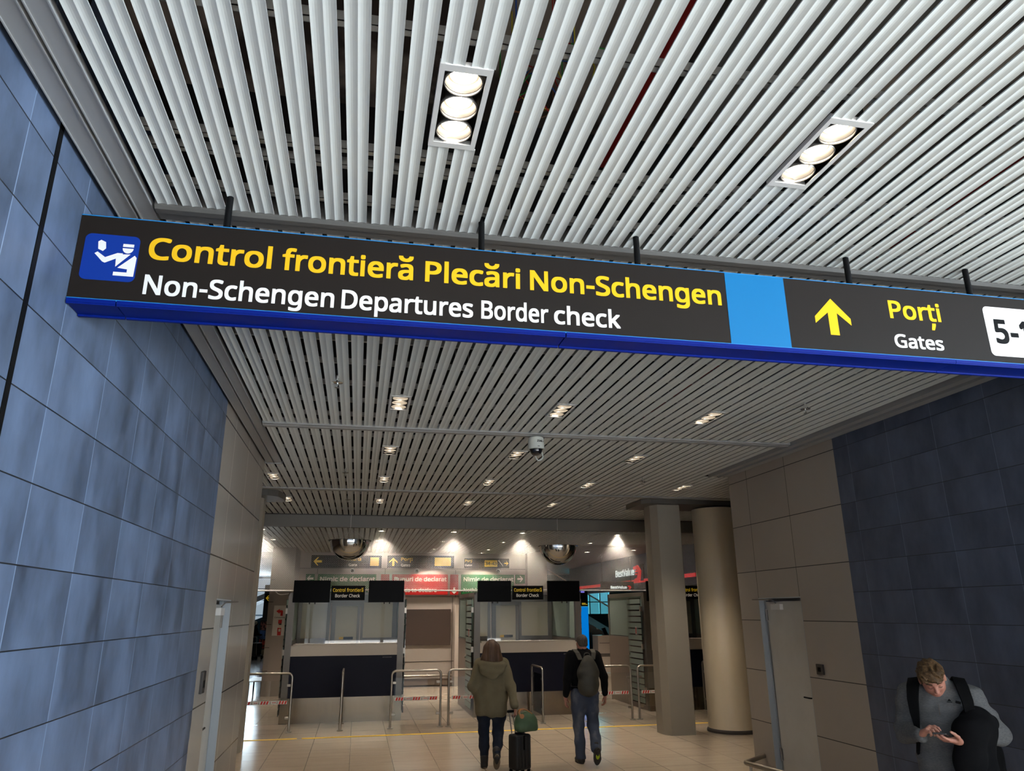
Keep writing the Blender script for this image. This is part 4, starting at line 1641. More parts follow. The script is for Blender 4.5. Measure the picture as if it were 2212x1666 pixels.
b.bbox(0, 0.9, 0, 0.6, 0, 1.29, 0.01)
mk('body', b, M['counter'], t)
b = B()
b.box(0.01, 0.89, -0.012, 0.0, 0.62, 0.72)
b.box(0.05, 0.6, -0.006, 0.0, 1.04, 1.055)
mk('trim_band', b, M['alu'], t)
t = thing('card_terminal', 'dark card terminal standing tilted on the service desk', 'terminal', (8.25, 24.8, 1.29))
b = B()
b.box(-0.06, 0.16, -0.05, 0.1, 0, 0.02)
mk('base', b, M['black'], t)
b = B()
b.prism([(-.1, .22), (.03, .25), (.14, .0), (.02, .0)], 'y', -0.02, 0.03)
mk('body', b, M['black'], t)
b = B()
b.prism([(-.08, .21), (.02, .235), (.1, .06), (.0, .04)], 'y', -0.026, -0.021)
mk('screen', b, M['screen'], t)

# ================================================================== figures: distance-field bodies turned into meshes
def smin(a, b, k):
    h = np.clip(0.5 + 0.5 * (b - a) / k, 0, 1)
    return b + (a - b) * h - k * h * (1 - h)


class Sdf:
    """a soft union (and cut) of cones, ellipsoids and boxes"""

    def __init__(s, k=0.03):
        s.p, s.k = [], k

    def cone(s, a, b, ra, rb, sc=(1, 1, 1), k=None, cut=False):
        s.p.append(('c', np.array(a, float), np.array(b, float), ra, rb, np.array(sc, float), k or s.k, cut))
        return s

    def chain(s, pts, rs, sc=(1, 1, 1), k=None):
        for i in range(len(pts) - 1):
            s.cone(pts[i], pts[i + 1], rs[i], rs[i + 1], sc, k)
        return s

    def ell(s, c, r, rot=None, k=None, cut=False):
        s.p.append(('e', np.array(c, float), np.array(r, float), None if rot is None else np.array(Matrix.Rotation(rot[1], 3, rot[0])), k or s.k, cut))
        return s

    def box(s, c, h, r, rot=None, k=None, cut=False):
        s.p.append(('b', np.array(c, float), np.array(h, float), r, None if rot is None else np.array(Matrix.Rotation(rot[1], 3, rot[0])), k or s.k, cut))
        return s

    def one(s, q, P):
        if q[0] == 'c':
            _, a, b, ra, rb, sc, k, cut = q
            Q, a2, b2 = P / sc, a / sc, b / sc
            ab = b2 - a2
            t = np.clip(((Q - a2) @ ab) / max(ab @ ab, 1e-9), 0, 1)
            d = np.linalg.norm(Q - a2 - t[:, None] * ab, axis=1) - (ra + (rb - ra) * t)
            return d * sc.min()
        if q[0] == 'e':
            _, c, r, R_, k, cut = q
            Q = P - c
            if R_ is not None:
                Q = Q @ R_
            k0 = np.linalg.norm(Q / r, axis=1)
            k1 = np.linalg.norm(Q / (r * r), axis=1)
            return k0 * (k0 - 1) / np.maximum(k1, 1e-6)
        _, c, h, r, R_, k, cut = q
        Q = P - c
        if R_ is not None:
            Q = Q @ R_
        Q = np.abs(Q) - (h - r)
        return np.linalg.norm(np.maximum(Q, 0), axis=1) + np.minimum(Q.max(1), 0) - r

    def ev(s, P, prims=None):
        d = None
        for q in (prims if prims is not None else s.p):
            e = s.one(q, P)
            k, cut = q[-2], q[-1]
            if cut:
                if d is not None:
                    d = -smin(-d, e, k)
            else:
                d = e if d is None else smin(d, e, k)
        return d

    def bounds(s):
        lo, hi = [], []
        for q in s.p:
            if q[-1]:
                continue
            if q[0] == 'c':
                r = max(q[3], q[4]) * q[5]
                lo += [np.minimum(q[1], q[2]) - r]
                hi += [np.maximum(q[1], q[2]) + r]
            else:
                r = np.full(3, np.linalg.norm(q[2])) if q[-3] is not None else q[2]
                lo += [q[1] - r]
                hi += [q[1] + r]
        return np.min(lo, 0) - 0.03, np.max(hi, 0) + 0.03


def sdf_mesh(f, h, wob=None):
    """surface nets over a sparse block grid -> (verts, quads)"""
    lo, hi = f.bounds()
    BL = 12
    n = np.ceil((hi - lo) / h / BL).astype(int)
    N = n * BL + 1
    G = np.full(N, 1.0, np.float32)
    bi = np.stack(np.meshgrid(*[np.arange(m) for m in n], indexing='ij'), -1).reshape(-1, 3)
    cen = lo + (bi * BL + BL / 2) * h
    d = f.ev(cen)
    diag = BL * h * 0.87 * 1.25 + 0.05
    loc = np.stack(np.meshgrid(*[np.arange(BL + 1)] * 3, indexing='ij'), -1).reshape(-1, 3)
    each = [f.one(q, cen) for q in f.p]
    for i in range(len(bi)):
        o = bi[i] * BL
        sl = tuple(slice(o[a], o[a] + BL + 1) for a in range(3))
        if abs(d[i]) > diag:
            G[sl] = 1.0 if d[i] > 0 else -1.0
            continue
    for i in range(len(bi)):
        if abs(d[i]) > diag:
            continue
        o = bi[i] * BL
        sl = tuple(slice(o[a], o[a] + BL + 1) for a in range(3))
        pr = [q for q, e in zip(f.p, each) if e[i] < diag * 2 + 0.06]
        P = lo + (loc + o) * h
        if not pr or all(q[-1] for q in pr):
            G[sl] = np.sign(d[i])
            continue
        v = f.ev(P, pr)
        if wob is not None:
            v = v + wob(P)
        G[sl] = v.reshape(BL + 1, BL + 1, BL + 1)
    s = G < 0
    # vertices
    cells = np.zeros(np.array(N) - 1, bool)
    cnt = np.zeros(np.array(N) - 1, np.float32)
    pos = np.zeros((*(np.array(N) - 1), 3), np.float32)
    c = [slice(None, -1), slice(1, None)]
    for ax in range(3):
        o1, o2 = [a for a in range(3) if a != ax]
        for u in range(2):
            for w_ in range(2):
                i0, i1 = [None] * 3, [None] * 3
                i0[ax], i1[ax] = c[0], c[1]
                i0[o1] = i1[o1] = c[u]
                i0[o2] = i1[o2] = c[w_]
                a, b_ = G[tuple(i0)], G[tuple(i1)]
                m = (a < 0) != (b_ < 0)
                t = np.where(m, a / np.where(m, a - b_, 1), 0)
                cnt += m
                pos[..., ax] += np.where(m, t, 0)
                pos[..., o1] += np.where(m, u, 0)
                pos[..., o2] += np.where(m, w_, 0)
    cells = cnt > 0
    idx = np.full(cells.shape, -1, int)
    idx[cells] = np.arange(cells.sum())
    ijk = np.argwhere(cells)
    V = lo + (ijk + pos[cells] / cnt[cells][:, None]) * h
    F = []
    for ax in range(3):
        o1, o2 = (ax + 1) % 3, (ax + 2) % 3
        i0, i1 = [slice(1, -1)] * 3, [slice(1, -1)] * 3
        i0[ax], i1[ax] = slice(0, -1), slice(1, None)
        a, b_ = s[tuple(i0)], s[tuple(i1)]
        off = np.array([1, 1, 1])
        off[ax] = 0
        for flip, m in ((False, a & ~b_), (True, ~a & b_)):
            e = np.argwhere(m) + off
            if not len(e):
                continue
            q = []
            for u, w_ in ((0, 0), (1, 0), (1, 1), (0, 1)):
                t = e.copy()
                t[:, o1] -= 1 - u
                t[:, o2] -= 1 - w_
                q.append(idx[t[:, 0], t[:, 1], t[:, 2]])
            q = np.stack(q if not flip else q[::-1], 1)
            F.append(q[(q >= 0).all(1)])
    F = np.concatenate(F)
    # one light smoothing pass
    acc = np.zeros_like(V)
    ct = np.zeros(len(V))
    for k in range(4):
        a, b_ = F[:, k], F[:, (k + 1) % 4]
        np.add.at(acc, a, V[b_])
        np.add.at(ct, a, 1)
    V = V * 0.6 + 0.4 * acc / np.maximum(ct, 1)[:, None]
    return V, F


def sdf_obj(name, f, h, m, parent, wob=None):
    if not isinstance(f, (list, tuple)):
        f = [(f, h)]
    VV, FF, o = [], [], 0
    for g, hh in f:
        V, F = sdf_mesh(g, hh, wob)
        VV.append(V)
        FF.append(F + o)
        o += len(V)
    V, F = np.concatenate(VV), np.concatenate(FF)
    me = bpy.data.meshes.new(name)
    me.vertices.add(len(V))
    me.vertices.foreach_set('co', V.astype(np.float32).ravel())
    me.loops.add(F.size)
    me.loops.foreach_set('vertex_index', F.astype(np.int32).ravel())
    me.polygons.add(len(F))
    me.polygons.foreach_set('loop_start', np.arange(0, F.size, 4, dtype=np.int32))
    me.polygons.foreach_set('loop_total', np.full(len(F), 4, np.int32))
    me.polygons.foreach_set('use_smooth', np.ones(len(F), bool))
    me.materials.append(m)
    me.update(calc_edges=True)
    me.validate()
    o = bpy.data.objects.new(name, me)
    COL.objects.link(o)
    o.parent = parent
    return o


def folds(amp, fr, seed=0, stretch=(1, 1, 1)):
    """cloth creases as a small push of the surface"""
    rg = np.random.RandomState(seed)
    W = [(rg.normal(size=3) * fr * np.array(stretch), rg.uniform(0, 6.3)) for _ in range(5)]

    def g(P):
        s = 0
        for w_, ph in W:
            s = s + np.sin(P @ w_ + ph)
        return amp * s / 2.2
    return g


def V3(*a):
    return np.array(a, float)


def unit(v):
    return v / np.linalg.norm(v)


def add_hand(f, wrist, d, palm, side, curl=0.5, spread=0.12, thumb=0.6, size=1.0, curls=None, k=0.006):
    """palm and five fingers. d: towards the fingertips, palm: the way the palm faces, side: +1 when the thumb lies on d x palm"""
    d, palm = unit(d), unit(palm - d * (palm @ unit(d)))
    t = np.cross(d, palm) * side            # towards the thumb
    S_ = size
    # palm: soft slab from three cones
    for u, r0, r1 in ((-0.024, 0.0145, 0.0135), (0.0, 0.0155, 0.0145), (0.024, 0.0155, 0.014)):
        f.cone(wrist + t * u * 0.6 * S_, wrist + d * 0.082 * S_ + t * u * S_, r0 * S_, r1 * S_, k=0.014)
    f.cone(wrist - d * 0.03 * S_, wrist + d * 0.02 * S_, 0.025 * S_, 0.022 * S_, k=0.015)
    L_ = (0.072, 0.08, 0.074, 0.058)
    for i in range(4):
        u = (0.030 - 0.020 * i) * S_
        p = wrist + d * (0.083 - 0.004 * abs(i - 1)) * S_ + t * u
        dir_ = unit(d + t * (spread * (1.5 - i) / 1.5) * 0.6)
        c = curls[i] if curls else curl
        a = 0.0
        for seg, (l, r0, r1) in enumerate(((0.45, 0.0092, 0.0085), (0.31, 0.0085, 0.0078), (0.24, 0.0078, 0.0066))):
            a += c * (0.75 if seg == 0 else 1.0)
            q = p + (dir_ * math.cos(a) + palm * math.sin(a)) * L_[i] * l * S_
            f.cone(p, q, r0 * S_, r1 * S_, k=k)
            p = q
    p = wrist + d * 0.018 * S_ + t * 0.024 * S_
    q = p + (d * 0.55 + t * 0.65 + palm * 0.45 * thumb) * 0.045 * S_
    f.cone(p, q, 0.0145 * S_, 0.0115 * S_, k=0.012)
    p2 = q + (d * 0.85 + t * 0.25 + palm * 0.5 * thumb) * 0.034 * S_
    f.cone(q, p2, 0.0105 * S_, 0.0098 * S_, k=k)
    f.cone(p2, p2 + (d * 0.9 + palm * 0.45 * thumb) * 0.026 * S_, 0.0098 * S_, 0.0078 * S_, k=k)


def rot_pts(R_, c):
    return lambda x, y, z: R_ @ V3(x, y, z) + c


def add_head(f, H, R_, s=1.0, male=True):
    """skull, face, ears. H(x, y, z): head-local point (z up from the chin line, y forward) to body space"""
    q = np.array(R_)

    def E(c, r, k):
        ax, an = Matrix(q.tolist()).to_quaternion().to_axis_angle()
        f.ell(H(*c), np.array(r) * s, rot=(ax, an), k=k)
    E((0, -0.012, 0.135), (0.077, 0.094, 0.092), 0.02)      # cranium
    E((0, 0.022, 0.085), (0.062, 0.066, 0.085), 0.03)       # face mass
    E((0, 0.040, 0.030), (0.036, 0.036, 0.026), 0.03)       # chin
    E((0.043, 0.01, 0.05), (0.018, 0.03, 0.032), 0.03)
    E((-0.043, 0.01, 0.05), (0.018, 0.03, 0.032), 0.03)
    E((0, 0.076, 0.128), (0.048, 0.014, 0.010), 0.016)      # brow
    f.cone(H(0, 0.083, 0.118), H(0, 0.103, 0.078), 0.007 * s, 0.0115 * s, k=0.010)   # nose
    for sx in (-1, 1):
        f.ell(H(sx * 0.011, 0.094, 0.074), V3(0.007, 0.008, 0.006) * s, k=0.006)
        E((sx * 0.035, 0.066, 0.085), (0.020, 0.014, 0.018), 0.02)   # cheek
        f.ell(H(sx * 0.031, 0.092, 0.110), V3(0.014, 0.010, 0.0095) * s, k=0.010, cut=True)   # socket
        f.ell(H(sx * 0.031, 0.0755, 0.110), V3(0.0125, 0.0115, 0.0115) * s, k=0.003)          # lids
        E((sx * 0.079, -0.008, 0.100), (0.008, 0.018, 0.030), 0.008)  # ear
    E((0, 0.083, 0.052), (0.022, 0.009, 0.0045), 0.004)      # lips
    E((0, 0.081, 0.042), (0.020, 0.010, 0.0055), 0.004)


def head_frame(chin, pitch_, yaw_=0.0, roll_=0.0):
    R_ = np.array(Matrix.Rotation(yaw_, 3, 'Z') @ Matrix.Rotation(roll_, 3, 'Y') @ Matrix.Rotation(pitch_, 3, 'X'))
    return R_, rot_pts(R_, np.array(chin, float))


def eyes(parent, H, s=1.0):
    for sx in (-1, 1):
        b = B()
        c = H(sx * 0.031, 0.0785, 0.108)
        b.lathe([(0.0115 * math.sin(a), -0.0115 * math.cos(a)) for a in [PI * k / 8 for k in range(9)]], tuple(c), 14)
        e = mk('eye', b, M['eye'], parent, smooth='all')
        b = B()
        c2 = H(sx * 0.031, 0.0865, 0.1065)
        b.lathe([(0.0055 * math.sin(a), -0.0055 * math.cos(a)) for a in [PI * k / 6 for k in range(7)]], tuple(c2), 10)
        mk('iris', b, M['iris'], e, smooth='all')


# ------------------------------------------------------------------ walker in the olive jacket
wo = thing('person', 'person with long brown hair in an olive hooded jacket and dark jeans, pulling a suitcase', 'person', (1.93, 10.95, 0), -0.12)
R_, H = head_frame((0, 0.035, 1.42), -0.02)
LSH, RSH = V3(-0.17, -0.01, 1.345), V3(0.17, -0.01, 1.345)
LEL, RELB = V3(-0.275, -0.06, 1.06), V3(0.26, -0.11, 1.055)
LWR, RWR = V3(-0.19, 0.13, 0.92), V3(0.30, -0.27, 0.80)
LHIP, RHIP = V3(-0.095, 0, 0.84), V3(0.095, 0, 0.84)
LKN, RKN = V3(-0.105, 0.03, 0.46), V3(0.085, -0.02, 0.46)
LAN, RAN = V3(-0.10, 0.0, 0.09), V3(0.055, -0.30, 0.20)
f = Sdf(0.03)
f.chain([V3(0, 0, 0.86), V3(0, 0.0, 1.05), V3(0, -0.01, 1.28)], [0.115, 0.10, 0.115], (1.25, 0.85, 1), k=0.06)
f.cone(LSH, RSH, 0.06, 0.06, k=0.05)
f.chain([V3(0, -0.005, 1.33), V3(0, 0.015, 1.47)], [0.058, 0.05])
f.chain([LSH, LEL, LWR], [0.05, 0.038, 0.027])
f.chain([RSH, RELB, RWR], [0.05, 0.038, 0.027])
f.chain([LHIP, LKN, LAN], [0.085, 0.055, 0.036])
f.chain([RHIP, RKN, RAN], [0.085, 0.055, 0.036])
f.cone(LAN, LAN + V3(0, 0.14, -0.055), 0.035, 0.028)
f.cone(RAN, RAN + V3(0, 0.07, -0.14), 0.035, 0.028)
add_head(f, H, R_, 0.97, False)
add_hand(f, RWR + V3(0.008, 0.0, -0.02), V3(0.05, -0.25, -1), V3(-0.9, 0.4, 0), 1, curl=0.95, spread=0.05, size=0.92)
add_hand(f, LWR + V3(0.01, 0.02, -0.005), V3(0.5, 0.8, -0.3), V3(0.6, -0.5, -0.4), -1, curl=0.6, size=0.92)
body = sdf_obj('body', f, 0.0062, M['skin'], wo)
eyes(body, H)
f = Sdf(0.03)      # hair falling past the shoulders
f.ell((0, -0.005, 1.575), (0.096, 0.112, 0.105))
f.chain([V3(-0.045, -0.05, 1.55), V3(-0.075, -0.075, 1.41), V3(-0.118, -0.085, 1.285)], [0.078, 0.080, 0.04], k=0.04)
f.chain([V3(0.045, -0.05, 1.55), V3(0.07, -0.075, 1.41), V3(0.118, -0.085, 1.285)], [0.078, 0.080, 0.04], k=0.04)
f.chain([V3(0, -0.06, 1.55), V3(0, -0.10, 1.42), V3(0, -0.115, 1.31)], [0.085, 0.075, 0.045], k=0.04)
f.chain([V3(-0.088, 0.02, 1.56), V3(-0.098, 0.0, 1.43)], [0.03, 0.02])
f.chain([V3(0.088, 0.02, 1.56), V3(0.098, 0.0, 1.43)], [0.03, 0.02])
f.ell((0, 0.125, 1.50), (0.066, 0.075, 0.11), cut=True, k=0.02)
sdf_obj('hair', f, 0.008, M['hair_brown'], wo, lambda P: 0.0016 * np.sin(P[:, 0] * 170 + np.sin(P[:, 2] * 14) * 1.5) + 0.0022 * np.sin(P[:, 0] * 90 + 2))
f = Sdf(0.035)     # jacket with flared hem
f.chain([V3(0, -0.01, 1.335), V3(0, -0.015, 1.15), V3(0.0, -0.01, 0.93), V3(0.0, -0.01, 0.745)], [0.135, 0.152, 0.175, 0.178], (1.3, 0.95, 1), k=0.05)
f.cone(LSH + V3(0.01, 0, 0.0), RSH + V3(-0.01, 0, 0.0), 0.078, 0.078, (1, 1.1, 1), k=0.05)
f.chain([LSH, LEL, LWR], [0.078, 0.070, 0.046])
f.chain([RSH, RELB, RWR + V3(0, 0, 0.02)], [0.078, 0.068, 0.05])
f.cone(RWR + V3(-0.004, 0.02, 0.06), RWR + V3(0, 0, 0.02), 0.05, 0.044)
f.box((0, 0, 0.545), (0.4, 0.4, 0.115), 0.01, rot=('Y', 0.07), k=0.012, cut=True)
f.cone(V3(0, 0.01, 1.36), V3(0, 0.015, 1.42), 0.085, 0.072, k=0.02)
f.ell((0, 0.015, 1.47), (0.066, 0.07, 0.09), k=0.012, cut=True)
jk = sdf_obj('jacket', f, 0.0085, M['olive'], wo, folds(0.0055, 20, 3, (1, 1, 0.6)))
f = Sdf(0.03)      # hood lying on the back
f.ell((0, -0.15, 1.285), (0.185, 0.066, 0.11))
f.ell((-0.12, -0.11, 1.35), (0.095, 0.065, 0.055))
f.ell((0.12, -0.11, 1.35), (0.095, 0.065, 0.055))
f.ell((0, -0.165, 1.205), (0.085, 0.045, 0.06))
sdf_obj('hood', f, 0.0085, M['olive'], jk, folds(0.006, 26, 5))
f = Sdf(0.03)
f.chain([V3(0, -0.01, 0.93), V3(0, -0.015, 0.80)], [0.135, 0.145], (1.25, 0.95, 1), k=0.05)
f.chain([LHIP + V3(-.005, -.02, 0), V3(-0.105, 0.015, 0.65), LKN, V3(-0.10, 0.0, 0.28), LAN + V3(0, 0, 0.03)], [0.115, 0.094, 0.073, 0.068, 0.052])
f.chain([RHIP + V3(.005, -.02, 0), V3(0.10, -0.005, 0.65), RKN, V3(0.075, -0.17, 0.33), RAN + V3(0, 0.02, 0.03)], [0.115, 0.094, 0.073, 0.068, 0.052])
sdf_obj('jeans', f, 0.0085, M['jeans_dark'], wo, folds(0.0045, 34, 8, (0.6, 0.6, 1)))
f = Sdf(0.02)
f.chain([LAN + V3(0, -0.01, 0.05), LAN + V3(0, -0.01, -0.04)], [0.058, 0.05])
f.cone(LAN + V3(0, -0.015, -0.05), LAN + V3(0, 0.14, -0.055), 0.044, 0.036, (1, 1, 0.9))
f.box((-0.10, 0.05, -0.07), (0.2, 0.4, 0.07), 0.004, k=0.006, cut=True)
s1 = sdf_obj('shoe', f, 0.007, M['shoe'], wo)
b = B()
b.prism([(-0.10 + 0.047 * math.cos(a), 0.065 + 0.13 * math.sin(a)) for a in [2 * PI * k / 20 for k in range(20)]], 'z', 0.0, 0.018)
mk('sole', b, M['sole'], s1)
f = Sdf(0.02)      # trailing boot, heel up, sole to the viewer
T = unit(V3(0, 0.55, -0.84))
f.chain([RAN + V3(0, 0.035, 0.06), RAN], [0.057, 0.052])
f.cone(RAN + V3(0, -0.012, -0.01), RAN + T * 0.15, 0.046, 0.037)
s2 = sdf_obj('shoe', f, 0.007, M['shoe'], wo)
b = B()
up_ = unit(np.cross(V3(1, 0, 0), T))
bn = -up_ if up_[1] > 0 else up_
pts = []
for k in range(20):
    a = 2 * PI * k / 20
    pts.append(RAN + T * (0.062 + 0.122 * math.sin(a)) + V3(0.047 * math.cos(a), 0, 0) + bn * 0.046)
vs = pts + [p - bn * 0.016 for p in pts]
b.add(vs, [tuple(range(20)), tuple(range(39, 19, -1))] + [(k, (k + 1) % 20, (k + 1) % 20 + 20, k + 20) for k in range(20)])
mk('sole', b, M['sole'], s2)
# suitcase
t = thing('suitcase', 'black ribbed trolley suitcase standing behind the olive jacket walker', 'suitcase', (2.235, 10.50, 0), 0.42)
b = B()
b.bbox(-0.125, 0.125, -0.10, 0.10, 0.055, 0.485, 0.03)
sh = mk('shell', b, M['suitcase'], t, smooth=True)
for x in (-0.085, -0.03, 0.03, 0.085):
    b = B()
    b.bbox(x - 0.012, x + 0.012, -0.108, -0.095, 0.09, 0.45, 0.004)
    mk('rib', b, M['suitcase'], sh, smooth=True)
b = B()
b.bbox(-0.012, 0.012, -0.113, -0.1, 0.3, 0.475, 0.005)
mk('zip_flap', b, M['strap'], sh)
b = B()
for x in (-0.09, -0.03):
    b.tube([(x, 0.05, 0.47), (x + 0.02, 0.14, 0.745)], 0.008, 8)
mk('handle_tube', b, M['alu'], t, smooth=True)
b = B()
b.bbox(-0.10, 0.02, 0.125, 0.16, 0.735, 0.77, 0.012)
mk('handle_grip', b, M['strap'], t, smooth=True)
b = B()
b.bbox(-0.07, 0.07, -0.02, 0.02, 0.487, 0.507, 0.008)
mk('top_handle', b, M['strap'], t)
for x in (-0.095, 0.095):
    for y in (-0.07, 0.07):
        b = B()
        b.tube([(x - 0.012, y, 0.027), (x + 0.012, y, 0.027)], 0.027, 14)
        b.box(x - 0.016, x + 0.016, y - 0.014, y + 0.014, 0.03, 0.06)
        mk('wheel', b, M['strap'], t)
t = thing('travel_bag', 'green nylon bag with tan handles sitting on the suitcase', 'bag', (2.325, 10.49, 0.512), 0.1)
f = Sdf(0.04)
f.ell((0, 0, 0.115), (0.165, 0.10, 0.135))
f.box((0, 0, 0.05), (0.155, 0.085, 0.05), 0.045)
f.box((0, 0, -0.2), (0.4, 0.4, 0.2), 0.01, k=0.015, cut=True)
bb = sdf_obj('body', f, 0.008, M['bag'], t, folds(0.004, 30, 4))
for y in (-0.04, 0.04):
    b = B()
    b.tube(round_path([(-0.1, y * 1.5, 0.19), (-0.11, y * 0.6, 0.27), (-0.02, y * 0.5, 0.285), (0.07, y * 1.3, 0.22)], 0.05), 0.008, 8)
    mk('handle', b, M['tan'], t, smooth=True)
b = B()
b.lathe([(0.0, 0), (0.03, 0), (0.03, 0.008), (0.0, 0.008)], (0, 0, 0), 18)
b.v = [(p[0] - 0.085, -p[2] - 0.082, p[1] + 0.20) for p in b.v]
mk('leather_tag', b, M['tan'], t)

# ------------------------------------------------------------------ man with the backpack
mo = thing('person', 'person with short dark hair in black sweater and faded jeans, seen from behind walking', 'person', (3.31, 10.98, 0), 0.02)
R_, H = head_frame((0, 0.04, 1.495), -0.05)
LSH, RSH = V3(-0.195, 0, 1.42), V3(0.195, 0, 1.42)
LEL, RELB = V3(-0.265, -0.04, 1.13), V3(0.285, -0.06, 1.14)
LWR, RWR = V3(-0.27, 0.05, 0.885), V3(0.315, 0.01, 0.895)
LHIP, RHIP = V3(-0.09, 0, 0.90), V3(0.09, 0, 0.90)
LKN, RKN = V3(-0.095, 0.03, 0.49), V3(0.115, 0.0, 0.49)
LAN, RAN = V3(-0.085, 0.0, 0.085), V3(0.055, -0.30, 0.215)
f = Sdf(0.03)
f.chain([V3(0, 0, 0.93), V3(0, 0.0, 1.12), V3(0, 0.0, 1.36)], [0.115, 0.11, 0.125], (1.3, 0.85, 1), k=0.06)
f.cone(LSH, RSH, 0.06, 0.06, k=0.05)
f.chain([V3(0, 0, 1.40), V3(0, 0.015, 1.55)], [0.066, 0.06])
f.chain([LSH, LEL, LWR], [0.055, 0.043, 0.031])
f.chain([RSH, RELB, RWR], [0.055, 0.043, 0.031])
f.chain([LHIP, LKN, LAN], [0.085, 0.058, 0.04])
f.chain([RHIP, RKN, RAN], [0.085, 0.058, 0.04])
f.cone(LAN, LAN + V3(0, 0.15, -0.05), 0.036, 0.03)
f.cone(RAN, RAN + V3(0, 0.07, -0.14), 0.036, 0.03)
add_head(f, H, R_)
add_hand(f, RWR + V3(0.004, 0.004, -0.025), V3(0.02, 0.12, -1), V3(-1, 0.15, 0), 1, curl=0.55, spread=0.06)
add_hand(f, LWR + V3(-0.002, 0.008, -0.025), V3(0.08, 0.22, -1), V3(0.8, -0.5, 0), -1, curl=0.35, spread=0.1)
body = sdf_obj('body', f, 0.0062, M['skin'], mo)
eyes(body, H)
f = Sdf(0.015)
f.ell(H(0, -0.016, 0.142), (0.082, 0.098, 0.092))
f.ell(H(0, -0.07, 0.085), (0.066, 0.04, 0.05), k=0.03)
f.ell(H(0, 0.10, 0.085), (0.09, 0.085, 0.105), k=0.01, cut=True)
for sx in (-1, 1):
    f.ell(H(sx * 0.085, 0.0, 0.09), (0.02, 0.028, 0.038), k=0.008, cut=True)
f.ell(H(0, -0.03, 0.02), (0.12, 0.12, 0.045), k=0.02, cut=True)
sdf_obj('hair', f, 0.006, M['hair_grey'], mo)
f = Sdf(0.035)
f.chain([V3(0, 0, 1.38), V3(0, 0, 1.18), V3(0, 0, 0.93)], [0.14, 0.138, 0.142], (1.32, 0.9, 1), k=0.05)
f.cone(LSH + V3(0.01, 0, 0), RSH + V3(-0.01, 0, 0), 0.076, 0.076, k=0.05)
f.chain([LSH, LEL, LWR + V3(0, -0.005, 0.02)], [0.078, 0.061, 0.047])
f.chain([RSH, RELB, RWR + V3(0, -0.005, 0.02)], [0.078, 0.061, 0.047])
f.box((0, 0, 0.79), (0.22, 0.3, 0.075), 0.01, k=0.012, cut=True)
f.cone(V3(0, 0.0, 1.42), V3(0, 0.015, 1.505), 0.085, 0.077, k=0.02)
f.ell((0, 0.02, 1.56), (0.066, 0.07, 0.085), k=0.01, cut=True)
sdf_obj('sweater', f, 0.0085, M['blackcloth'], mo, folds(0.005, 24, 11))
f = Sdf(0.03)
f.chain([V3(0, -0.005, 0.965), V3(0, -0.01, 0.87)], [0.132, 0.142], (1.25, 0.95, 1), k=0.05)
f.chain([LHIP + V3(0, -.015, 0), V3(-0.097, 0.015, 0.69), LKN, V3(-0.092, 0.0, 0.28), LAN + V3(0, 0, 0.0)], [0.120, 0.098, 0.078, 0.073, 0.074])
f.chain([RHIP + V3(0, -.015, 0), V3(0.105, 0.0, 0.69), RKN, V3(0.09, -0.16, 0.35), RAN + V3(0, 0.02, 0.01)], [0.120, 0.098, 0.078, 0.073, 0.072])
f.box((-0.085, 0, 0.0), (0.12, 0.15, 0.055), 0.005, k=0.01, cut=True)
sdf_obj('jeans', f, 0.0085, M['jeans'], mo, folds(0.004, 30, 12, (0.6, 0.6, 1.1)))
f = Sdf(0.02)
f.chain([LAN + V3(0, -0.01, 0.02), LAN + V3(0, -0.015, -0.04)], [0.055, 0.052])
f.cone(LAN + V3(0, -0.02, -0.045), LAN + V3(0, 0.16, -0.05), 0.048, 0.042, (1, 1, 0.85))
f.box((-0.085, 0.06, -0.075), (0.2, 0.4, 0.075), 0.004, k=0.006, cut=True)
s1 = sdf_obj('shoe', f, 0.007, M['shoe'], mo)
b = B()
b.prism([(-0.085 + 0.052 * math.cos(a), 0.07 + 0.142 * math.sin(a)) for a in [2 * PI * k / 20 for k in range(20)]], 'z', 0.0, 0.024)
mk('sole', b, M['sole_d'], s1)
T = unit(V3(0.1, 0.52, -0.85))
f = Sdf(0.02)
f.chain([RAN + V3(0, 0.03, 0.05), RAN], [0.056, 0.055])
f.cone(RAN + V3(0, -0.01, -0.005), RAN + T * 0.17, 0.05, 0.042)
s2 = sdf_obj('shoe', f, 0.007, M['shoe'], mo)
b, b3 = B(), B()
sd = unit(np.cross(T, V3(0, 1, 0)))
bn = unit(np.cross(sd, T))
bn = bn if bn[1] < 0 else -bn
for bb_, c0, ry, rx, off in ((b, 0.075, 0.142, 0.053, 0.05), (b3, 0.055, 0.06, 0.026, 0.054)):
    pts = [RAN + T * (c0 + ry * math.sin(2 * PI * k / 20)) + sd * rx * math.cos(2 * PI * k / 20) * (1.1 if math.sin(2 * PI * k / 20) > 0 else 0.9) + bn * off for k in range(20)]
    vs = pts + [p - bn * 0.018 for p in pts]
    bb_.add(vs, [tuple(range(20)), tuple(range(39, 19, -1))] + [(k, (k + 1) % 20, (k + 1) % 20 + 20, k + 20) for k in range(20)])
so = mk('sole', b, M['sole_d'], s2)
mk('lime_insert', b3, M['lime'], so)
bp_ = thing('backpack', 'dark olive rounded backpack on the back of the black sweater walker', 'backpack', (3.31, 10.98, 0), 0.02)
f = Sdf(0.05)
f.ell((0, -0.205, 1.16), (0.155, 0.105, 0.28))
f.box((0, -0.18, 1.10), (0.145, 0.075, 0.19), 0.07)
bd = sdf_obj('body', f, 0.0085, M['pack'], bp_, folds(0.006, 22, 21, (0.7, 0.7, 1.2)))
